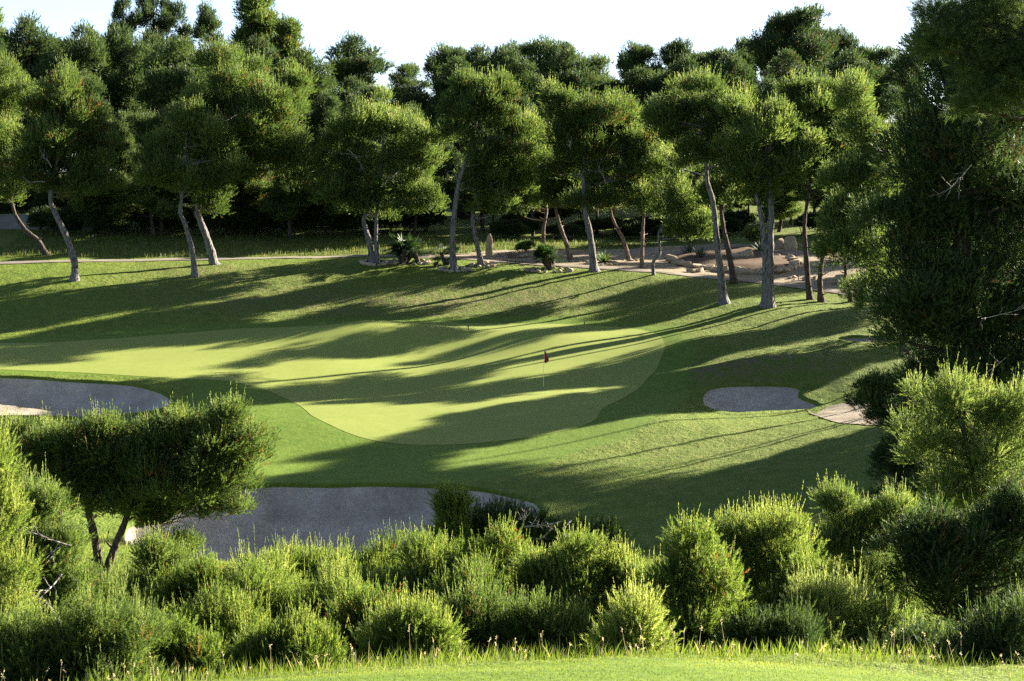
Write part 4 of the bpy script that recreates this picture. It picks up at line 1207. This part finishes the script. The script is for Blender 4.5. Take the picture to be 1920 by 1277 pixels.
UG = 'dark shrubs under the pine wood'
for px_, d, w, h, lb in [(0, 152, 4.5, 3.4, 'tall dark shrub behind the left end of the grey wall'), (160, 151, 4.5, 3.6, 'tall dark shrub rising behind the grey wall pier'),
                         (300, 152, 4.5, 3.6, 'tall dark shrub in the wood behind the slim grey trunk'), (400, 151, 4.5, 3.4, 'tall dark shrub in the wood behind the stout leaning trunk'),
                         (520, 152, 4.5, 3.4, 'tall dark shrub deep in the wood between trunk pairs'), (625, 152, 4.5, 3.4, 'tall dark shrub in the wood left of the twin stemmed pine'),
                         (110, 146, 3.0, 2.4, 'dark shrub against the grey garden wall, left'), (215, 145, 3.2, 2.6, 'dark shrub just right of the grey wall end'),
                         (275, 147, 3.0, 2.4, 'dark shrub behind the gap left of the slim grey trunk'), (330, 146, 2.8, 2.2, 'dark shrub directly behind the slim grey trunk'),
                         (435, 145, 3.2, 2.6, 'dark shrub right of the stout leaning trunk'), (495, 147, 3.0, 2.5, 'dark shrub, second right of the stout leaning trunk'),
                         (555, 146, 3.0, 2.6, 'leafy dark shrub midway between the two twin trunk pairs'), (615, 146, 3.0, 2.4, 'leafy dark shrub left of the twin stemmed pine'),
                         (665, 146, 2.8, 2.2, 'dark shrub behind the curved stem of the twin stemmed pine'), (735, 149, 3.0, 2.4, 'dark shrub behind the large fan palm'),
                         (800, 149, 2.8, 2.0, 'dark shrub behind the small fan palms'), (950, 147, 2.2, 1.5, 'leafy shrub right of the standing stone'),
                         (975, 150, 2.4, 1.7, 'leafy shrub behind the right of the standing stone'), (1110, 152, 3.0, 1.3, 'low rounded shrub on the grass behind the thick trunk'),
                         (1055, 149, 2.0, 1.2, 'low shrub in the grass behind the leaning reddish pine'), (1160, 150, 2.2, 1.3, 'low shrub in the grass right of the thick grey trunk'),
                         (1215, 153, 2.6, 1.5, 'low shrub in the grass behind the slender straight pine'), (1265, 150, 2.0, 1.2, 'low shrub in the grass right of the crooked pine'),
                         (1340, 151, 2.4, 1.5, 'low shrub behind the rock bed, left of the spotted trunk'), (1385, 154, 2.4, 1.7, 'low shrub behind the rock bed between the two trunks'),
                         (1500, 149, 2.4, 1.7, 'low shrub behind the boulders'), (1560, 147, 2.6, 1.8, 'low shrub behind the right end of the gravel'), (1020, 158, 2.6, 1.6, 'low shrub far behind the small reddish pine')]:
    shrub(px_, d, w, h, lb, UG)
shrub(985, 138.5, 0.9, 0.95, 'small green bush at the left of the round fan palm', mat=M_PALM, tone0=0.7)
shrub(1415, 141, 1.0, 1.7, 'light green leafy bush on the rock bed behind the forked trunk', mat=M_PALM, tone0=0.8)


# ------- fan palms, cycad, agaves
def fan_palm(px_, py_, size, label, stems=5, tone=0.4, leaves=9):
    b = ground_at(px_, py_)[0]
    e_ = empty('fan_palm', b); tag(e_, label, 'palm')
    mbS = MB(); mbL = MB()
    for s in range(stems):
        a = RNG.uniform(0, 6.28); hh = size * RNG.uniform(0.3, 0.6); o = np.array([math.cos(a), math.sin(a), 0]) * size * 0.12
        tip = o * 3.0 + np.array([0, 0, hh])
        mbS.tube([o * 0.5 + (0, 0, -0.05), o * 1.5 + (0, 0, hh * 0.5), tip], np.array([0.10, 0.11, 0.09]) * max(size, 0.7), 7)
        for k in range(leaves):
            a2 = RNG.uniform(0, 6.28); el = RNG.uniform(-0.2, 1.3)
            dv = np.array([math.cos(a2) * math.cos(el), math.sin(a2) * math.cos(el), math.sin(el)])
            pe = tip + dv * size * 0.34
            mbL.tube([tip, pe], [0.012, 0.008], 3, False)
            side = unit(np.cross(dv, [0, 0, 1.0])); upv = np.cross(side, dv)
            for j in range(11):
                t = (j - 5) / 5 * 1.35
                bl = unit(dv * math.cos(t) + side * math.sin(t) + upv * 0.12 * RNG.normal()) * size * RNG.uniform(0.3, 0.4)
                mbL.blade(pe, pe + bl + np.array([0, 0, -0.05 * size]), 0.035 * size, upv, 0.55)
    link('stem', mbS.mesh('stem', M_BARKD), e_)
    nt_ = sum(len(t) for t in mbL.T)
    link('frond', mbL.mesh('frond', M_PALM, False, {'tone': ('FACE', np.clip(RNG.normal(tone, 0.15, nt_), 0, 1))}), e_)
    return e_


fan_palm(757, 493, 2.1, 'large dark fan palm clump with several stems left of the bare grey trunk', 7, 0.2, 14)
fan_palm(786, 493, 1.5, 'single stemmed fan palm between the large clump and the bare grey trunk', 2, 0.45, 12)
fan_palm(815, 501, 0.9, 'tiny fan palm among pale stones left of the bare grey trunk', 2, 0.4, 8)
fan_palm(837, 498, 1.6, 'two stemmed fan palm touching the bare grey trunk', 3, 0.25, 12)
fan_palm(1034, 504, 1.7, 'round dark fan palm in a stone ring beside the path', 8, 0.2, 14)
fan_palm(873, 409, 3.6, 'big many stemmed dark palm on the sunlit grass far behind', 7, 0.1, 8)


def rosette(px_, py_, n_, ln, w, label, name, cat, mat, el=(0.15, 1.35), tone=0.5, d=None):
    b = ground_at(px_, py_)[0]
    e_ = empty(name, b); tag(e_, label, cat)
    mb = MB()
    for k in range(n_):
        a = RNG.uniform(0, 6.28); t = RNG.uniform(*el)
        v = np.array([math.cos(a) * math.cos(t), math.sin(a) * math.cos(t), math.sin(t)]) * ln * RNG.uniform(0.75, 1.1)
        mb.blade((0, 0, 0.03), v, w, None, 0.45, 0.03 * ln, 1.25)
    nt_ = sum(len(t) for t in mb.T)
    link('leaf_rosette', mb.mesh('leaf_rosette', mat, False, {'tone': ('FACE', np.repeat(np.clip(RNG.normal(tone, 0.2, n_), 0, 1), 3))}), e_)
    core = MB(); core.tube([(0, 0, -0.05), (0, 0, 0.12 * ln), (0, 0, 0.22 * ln)], [0.12 * ln, 0.13 * ln, 0.05 * ln], 8)
    link('stem', core.mesh('stem', M_BARKD), e_)


rosette(1133, 493, 60, 1.1, 0.10, 'bright green cycad on the gravel right of the thick grey trunk', 'cycad', 'cycad', M_PALM, (0.1, 1.3), 0.9)
rosette(1313, 489, 46, 1.35, 0.12, 'large dark agave in front, on the rock bed', 'agave', 'agave', M_AGAVE, tone=0.3)
rosette(1290, 479, 40, 1.2, 0.11, 'dark agave on the rock bed behind and left of the large one', 'agave', 'agave', M_AGAVE, tone=0.3)
rosette(1426, 476, 36, 1.2, 0.10, 'spiky yucca beside the light green bush on the rock bed', 'yucca', 'yucca', M_AGAVE, (0.3, 1.4), 0.35)


# ------- rocks
def rock_mesh(seed):
    r = np.random.default_rng(seed)
    import bmesh
    bm = bmesh.new(); bmesh.ops.create_icosphere(bm, subdivisions=3, radius=0.5)
    V_ = np.array([v.co[:] for v in bm.verts]); T_ = np.array([[v.index for v in f.verts] for f in bm.faces]); bm.free()
    for _ in range(15):      # planar chops make facets
        nv = unit(r.normal(size=3)); h_ = r.uniform(0.27, 0.42)
        k = V_ @ nv - h_
        V_ = V_ - np.where(k > 0, k, 0)[:, None] * nv * 0.9
    V_ = V_ * (1 + 0.06 * vnoise(V_[:, 0] * 7 + V_[:, 2] * 5, V_[:, 1] * 7, seed)[:, None])
    return mesh_tris('rock', V_, T_, None, False, M_ROCK)


ROCKS = [rock_mesh(40 + k) for k in range(6)]


def rock(px_, py_, w, h, label, group, name='rock', cat='rock', d_=None, mesh=None):
    g_ = ground_at(px_, py_)[0]
    o = link(name, ROCKS[RNG.integers(0, 6)] if mesh is None else mesh)
    o.location = (g_[0], g_[1], g_[2] + h * 0.3)
    o.scale = (w * 1.25, w * RNG.uniform(0.7, 1.1), h * 1.3); o.rotation_euler = (RNG.uniform(-.2, .2), RNG.uniform(-.2, .2), RNG.uniform(-.5, .5))
    tag(o, label, cat, group)
    return o


BED = [(1253, 484), (1262, 491), (1278, 496), (1297, 500), (1318, 504), (1343, 507), (1368, 509), (1393, 511), (1408, 513), (1430, 512), (1453, 511), (1472, 508),
       (1487, 502), (1493, 493), (1480, 488)]
BED = BED + [((a_[0] + b_[0]) / 2, (a_[1] + b_[1]) / 2 + RNG.uniform(-1, 1)) for a_, b_ in zip(BED[:-1], BED[1:])]
for q_ in BED:
    rock(q_[0], q_[1] + 2, RNG.uniform(0.75, 1.05), RNG.uniform(0.4, 0.58), 'big limestone rock in the curved edging of the agave bed', 'edging rocks of the agave bed')
for (px_, py_, w, h, lb) in [(1378, 489, 1.15, 0.75, 'large pale boulder left of centre on the agave bed'), (1400, 488, 1.3, 0.95, 'largest pale boulder on the agave bed, sunlit face'),
                             (1455, 486, 0.7, 0.5, 'pale boulder right of the forked trunk on the agave bed'), (1462, 467, 1.1, 1.0, 'shaded boulder behind the forked trunk, lower of two'),
                             (1482, 470, 0.9, 1.6, 'upright boulder behind the forked trunk, taller of two'), (1342, 484, 0.8, 0.5, 'pale rock left of the tall spotted trunk on the bed'),
                             (1296, 511, 0.7, 0.4, 'loose rock by the path below the agaves, left one'), (1312, 511, 0.75, 0.4, 'loose rock by the path below the agaves, right one'),
                             (1578, 531, 0.9, 0.9, 'reddish boulder on the gravel between the thin lawn stems'), (1048, 484, 1.1, 0.5, 'pale flat boulder behind the round dark fan palm')]:
    rock(px_, py_, w, h, lb, None, 'boulder', 'boulder')


def ring(cx, cy, rx, ry, n_, label, group, a0=0.0, a1=6.283):
    for k in range(n_):
        a = a0 + (a1 - a0) * (k + RNG.uniform(-.2, .2)) / n_
        s = RNG.uniform(0.22, 0.42)
        rock(cx + rx * math.cos(a), cy + ry * math.sin(a), s * 1.3, s * 0.75, label, group)


ring(703, 494, 25, 4.5, 16, 'small pale stone ringing the twin stemmed pine', 'stones round the twin stemmed pine')
ring(765, 494, 38, 2.5, 14, 'small pale stone edging the fan palms', 'stones edging the fan palms')
ring(852, 507, 28, 3.5, 14, 'small pale stone ringing the bare grey trunk', 'stones round the bare grey trunk')
ring(905, 498, 24, 2.5, 10, 'small stone ringing the low crowned pine', 'stones round the low crowned pine')
ring(1030, 508, 42, 3, 18, 'small pale stone below the round dark fan palm', 'stones round the round fan palm')
ring(1082, 490, 22, 2.2, 9, 'small tan stone ringing the leaning reddish pine', 'stones round the leaning reddish pine')
ring(1130, 496, 26, 3.0, 11, 'small tan stone ringing the bright cycad', 'stones round the cycad')
ring(1183, 489, 16, 2.0, 7, 'small tan stone ringing the reddish pine beyond the thick trunk', 'stones round the far reddish pine')
ring(962, 482, 22, 2.4, 9, 'small brown stone in the low bed left of the round fan palm', 'stones of the low bed on the gravel')
ring(1503, 524, 24, 2.5, 9, 'small tan stone on the gravel beside the thin dark post', 'stones beside the thin dark post')

# soil of the planted beds
for pts in ([(1256, 486), (1280, 477), (1340, 470), (1400, 466), (1460, 474), (1490, 486), (1488, 500), (1455, 508), (1395, 509), (1320, 502), (1270, 494)],
            [(940, 481), (965, 478), (995, 481), (985, 485), (955, 485)]):
    P = poly(pts, 5)
    cen = P.mean(0)
    sheet('planting_soil', P, 0.5, lambda x, y, P=P: zrough(0.07)(x, y) + 0.22 * np.clip(sdist(P, x, y), 0, 1.2), M_SOIL)

# ------- standing stone
b = ground_at(917, 485)[0]
mb = MB()
hs = np.linspace(0, 1, 14); Hh = 1.95
prof = np.interp(hs, [0, 0.15, 0.5, 0.75, 0.9, 1.0], [0.30, 0.29, 0.27, 0.25, 0.18, 0.05])
mb.tube(np.column_stack([0.05 * hs, 0 * hs, hs * Hh - 0.05]), prof, 14, True, 0.10)
me = mb.mesh('standing_stone', M_ROCK); me.transform(__import__('mathutils').Matrix.Diagonal((1, 0.7, 1, 1)))
tag(link('standing_stone', me, None, b), 'tall upright tan stone standing on the gravel beside the path', 'standing stone')

# ------- garden wall at left and a low block
def box(mb, c, s):
    c = np.array(c); s = np.array(s) / 2
    V_ = np.array([[x, y, z] for x in (-1, 1) for y in (-1, 1) for z in (-1, 1)]) * s + c
    mb.add(V_, [[0, 1, 3], [0, 3, 2], [4, 6, 7], [4, 7, 5], [0, 4, 5], [0, 5, 1], [2, 3, 7], [2, 7, 6], [0, 2, 6], [0, 6, 4], [1, 5, 7], [1, 7, 3]])


b0 = at_depth(60, 149)
e_ = empty('garden_wall', b0); tag(e_, 'low grey rendered wall under the pines at far left', 'wall')
for nm, x0, x1, h0, t0 in (('wall_panel', -7.0, 5.05, 1.35, 0.2), ('coping', -7.05, 5.06, 0.09, 0.3), ('pier', 5.07, 5.55, 1.6, 0.45)):
    mb = MB(); box(mb, ((x0 + x1) / 2, 0, (h0 / 2 - 0.2) if nm != 'coping' else 1.2), (x1 - x0, t0, h0 if nm == 'coping' else h0 + 0.1))
    link(nm, mb.mesh(nm, M_WALL, False), e_)
b0 = at_depth(957, 150)
e_ = empty('stone_bench', b0); tag(e_, 'low grey stone bench in the shade behind the standing stone', 'bench')
mb = MB(); box(mb, (0, 0, 0.5), (2.2, 0.5, 0.12)); link('seat', mb.mesh('seat', M_WALL, False), e_)
for sx in (-0.85, 0.85):
    mb = MB(); box(mb, (sx, 0, 0.2), (0.3, 0.42, 0.478)); link('leg', mb.mesh('leg', M_WALL, False), e_)

# ------- flag, markers, post
b = ground_at(1019, 727)[0]; b[2] += 0.012
e_ = empty('golf_flag', b); tag(e_, 'white flagstick with a limp dark red flag standing on the green', 'golf flag')
mb = MB(); mb.tube([(0, 0, -0.1), (0.01, 0, 1.0), (0.05, 0, 2.12)], [0.014, 0.013, 0.011], 8); link('pole', mb.mesh('pole', M_WHITE), e_)
prof = [(2.10, 0.02, 0.05), (2.02, 0.05, 0.10), (1.90, 0.07, 0.16), (1.78, 0.09, 0.22), (1.66, 0.10, 0.26), (1.55, 0.07, 0.22), (1.46, 0.03, 0.15), (1.40, 0.0, 0.06)]
V_ = []; fold = [0, 0.25, 0.5, 0.75, 1.0]
for (z, o, w) in prof:
    for f in fold:
        V_.append((0.05 + f * w, 0.05 * math.sin(f * 9 + z * 3) * (0.3 + f), z - 0.10 * f * w / 0.26))
T_ = []
for i in range(len(prof) - 1):
    for j in range(4):
        a_ = i * 5 + j; T_ += [[a_, a_ + 1, a_ + 6], [a_, a_ + 6, a_ + 5]]
mb = MB(); mb.add(V_, T_); mb.add(np.array(V_) + np.array([0, 0.006, 0]), [t[::-1] for t in T_]); link('flag', mb.mesh('flag', M_RED), e_)
mb = MB(); mb.tube([(0, 0, -0.1), (0, 0, 0.004)], [0.054, 0.054], 16); link('cup', mb.mesh('cup', M_BLACK), e_)
for px_, py_, h, lb in ((878, 619, 0.3, 'small dark stake at the back edge of the green'), (1096, 608, 0.16, 'low dark sprinkler stub on the turf behind the green')):
    b = ground_at(px_, py_)[0]; mb = MB()
    mb.tube([(0, 0, -0.1), (0, 0, h * 0.8), (0, 0, h)], [0.035, 0.035, 0.05], 8)
    tag(link('marker_stake', mb.mesh('marker_stake', M_BLACK), None, b), lb, 'stake')
b = ground_at(1497, 527)[0]; mb = MB(); mb.tube([(0, 0, -0.1), (0, 0, 1.2), (0, 0, 1.3)], [0.03, 0.03, 0.05], 8)
tag(link('garden_post', mb.mesh('garden_post', M_BLACK), None, b), 'thin dark post on the gravel right of the forked trunk', 'post')


#@@GRASS
def blades(x, y, z, h, w, lean, tone, mat, name, seg=2):
    n_ = len(x); a = RNG.uniform(0, 6.283, n_)
    base = np.stack([x, y, z - 0.01], -1)
    d = np.stack([np.cos(a) * lean, np.sin(a) * lean, np.sqrt(np.maximum(1 - lean ** 2, 0.05))], -1) * h[:, None]
    side = np.stack([-np.sin(a + 1.0), np.cos(a + 1.0), 0 * a], -1) * (w * 0.5)[:, None]
    mid = base + d * 0.55 + np.array([0, 0, 1.0]) * (0.06 * h)[:, None]
    V_ = np.stack([base - side, base + side, mid + side * 0.8, mid - side * 0.8, base + d], 1).reshape(-1, 3)
    o = (np.arange(n_) * 5)[:, None]
    T_ = np.concatenate([o + [0, 1, 2], o + [0, 2, 3], o + [3, 2, 4]], 1).reshape(-1, 3)
    return mesh_tris(name, V_, T_, {'tone': ('FACE', np.repeat(tone, 3))}, False, mat)


# mown turf of the near lawn
k = 90000
x = RNG.uniform(-6, 6, k); y = RNG.uniform(16.5, 21.2, k)
m_ = masked_sd(TEE, x, y) > -0.05
x, y = x[m_], y[m_]; k = len(x)
tag(link('lawn_grass', blades(x, y, base_h(x, y), RNG.uniform(0.012, 0.035, k), np.full(k, 0.006), RNG.uniform(0, .7, k), np.clip(0.55 + 0.9 * vnoise(x * .7, y * 1.5, 9) + RNG.normal(0, .12, k), 0.15, 1), M_BLADE, 'lawn_grass')),
    'short bright mown grass of the near lawn', 'grass', kind='stuff')
# uncut fringe along the lawn edge
k = 34000
x = RNG.uniform(-8.5, 7, k); y = RNG.uniform(19.0, 24.0, k)
s_ = masked_sd(TEE, x, y, 8)
m_ = (s_ < 0.05) & (s_ > -2.6) & (RNG.uniform(size=k) < np.exp(s_ * 0.4)) & (y > 19.2)
x, y = x[m_], y[m_]; k = len(x)
cl = np.clip(0.6 + 1.6 * vnoise(x * 1.2, y * 1.2, 8), 0.25, 1.5)
tag(link('fringe_grass', blades(x, y, base_h(x, y), (0.05 + 0.26 * RNG.uniform(size=k) ** 2) * cl, RNG.uniform(0.004, 0.008, k), RNG.uniform(0.05, .75, k), np.clip(0.45 + RNG.normal(0, .18, k), 0.0, 1), M_BLADE, 'fringe_grass')),
    'uncut bright grass fringe along the edge of the near lawn', 'grass', kind='stuff')
# dry seed stalks
k = 250
x = RNG.uniform(-8, 6.5, k); y = RNG.uniform(20.2, 23.2, k)
m_ = (masked_sd(TEE, x, y, 8) < -0.15); x, y = x[m_], y[m_]; k = len(x); z = base_h(x, y)
mb = MB(); tn = []
for i in range(k):
    if vnoise([x[i] * 0.9], [y[i] * 0.9], 77)[0] < -0.05:
        continue
    h_ = 0.12 + 0.36 * RNG.uniform() ** 1.8; a = RNG.uniform(0, 6.28); l_ = RNG.uniform(0.03, 0.6) * h_
    tip = np.array([x[i] + math.cos(a) * l_, y[i] + math.sin(a) * l_, z[i] + h_])
    mb.blade((x[i], y[i], z[i] - 0.02), tip, 0.0035, np.array([0, 1.0, 0.1]))
    tn += [0.4] * 3
    for j in range(6):
        p_ = tip - (tip - np.array([x[i], y[i], z[i]])) * (0.03 * j + 0.02)
        v = unit(RNG.normal(size=3) * [0.6, 0.6, 0.3] + [0, 0, 0.5]) * 0.028
        mb.blade(p_, p_ + v, 0.006, np.array([0, 1.0, 0.1])); tn += [RNG.uniform(0.5, 1)] * 3
tag(link('seed_grass', mb.mesh('seed_grass', M_DRY, False, {'tone': ('FACE', np.array(tn))})), 'dry pale grass stalks with seed heads along the lawn edge', 'grass', kind='stuff')
# near slope ground cover under the young pines
k = 60000
x = RNG.uniform(-16, 14, k); y = RNG.uniform(21.5, 66, k)
m_ = (np.abs(x) < 0.3 * y + 1) & (masked_sd(FRONT_BUNKER, x, y) < -0.2)
x, y = x[m_], y[m_]; k = len(x)
tag(link('slope_grass', blades(x, y, base_h(x, y) + rough_noise(x, y), RNG.uniform(0.06, 0.3, k), np.full(k, 0.018), RNG.uniform(0.05, .6, k), np.clip(0.45 + RNG.normal(0, .2, k), 0.05, 1), M_BLADE, 'slope_grass')),
    'rough grass growing between the young pines of the near slope', 'grass', kind='stuff')
# long grass behind the path
k = 16000
x = RNG.uniform(-40, 12, k); y = RNG.uniform(133.5, 146, k)
m_ = (masked_sd(GRAVEL, x, y) < -0.2) & (np.min(np.hypot(x[:, None] - pc[None, ::4, 0], y[:, None] - pc[None, ::4, 1]), 1) > 1.2) & (y > np.interp(x, pc[:, 0], pc[:, 1]) + 1.0)
x, y = x[m_], y[m_]; k = len(x)
tag(link('long_grass', blades(x, y, base_h(x, y) + rough_noise(x, y), RNG.uniform(0.12, 0.45, k), np.full(k, 0.04), RNG.uniform(0.05, .5, k), np.clip(0.4 + RNG.normal(0, .25, k), 0.0, 1), M_LONG, 'long_grass')),
    'long uncut grass behind the footpath below the pine wood', 'grass', kind='stuff')

# ------------------------------------------------------------------ light
AZ = math.radians(31.0)        # sun stands to the right and beyond
EL = math.radians(21.0)
sv = Vector((math.cos(AZ) * math.cos(EL), math.sin(AZ) * math.cos(EL), math.sin(EL)))
sl = bpy.data.lights.new('sun', 'SUN'); sl.energy = 5.0; sl.angle = math.radians(0.53); sl.color = (1.0, 0.92, 0.77)
so = bpy.data.objects.new('sun', sl); COL.objects.link(so)
so.rotation_euler = sv.to_track_quat('Z', 'Y').to_euler(); so.location = (60, 60, 60)

w = bpy.data.worlds.new('World'); S.world = w; w.use_nodes = True
nt = w.node_tree; nt.nodes.clear()
sky = nt.nodes.new('ShaderNodeTexSky'); sky.sky_type = 'NISHITA'; sky.sun_disc = False
sky.sun_elevation = EL
sky.sun_rotation = math.pi / 2 - AZ
sky.air_density = 0.5; sky.dust_density = 0.7; sky.ozone_density = 0.3; sky.altitude = 50
bg = nt.nodes.new('ShaderNodeBackground'); bg.inputs['Strength'].default_value = 0.05
ow = nt.nodes.new('ShaderNodeOutputWorld')
nt.links.new(sky.outputs[0], bg.inputs['Color']); nt.links.new(bg.outputs[0], ow.inputs['Surface'])

S.view_settings.view_transform = 'Standard'; S.view_settings.look = 'None'; S.view_settings.gamma = 1.0
S.view_settings.exposure = 2.75
S.render.engine = 'CYCLES'
c = S.cycles
c.max_bounces = 6; c.diffuse_bounces = 3; c.glossy_bounces = 2; c.transmission_bounces = 4; c.transparent_max_bounces = 4; c.volume_bounces = 0
c.use_denoising = False
c.use_adaptive_sampling = True; c.adaptive_threshold = 0.004
c.caustics_reflective = False; c.caustics_refractive = False
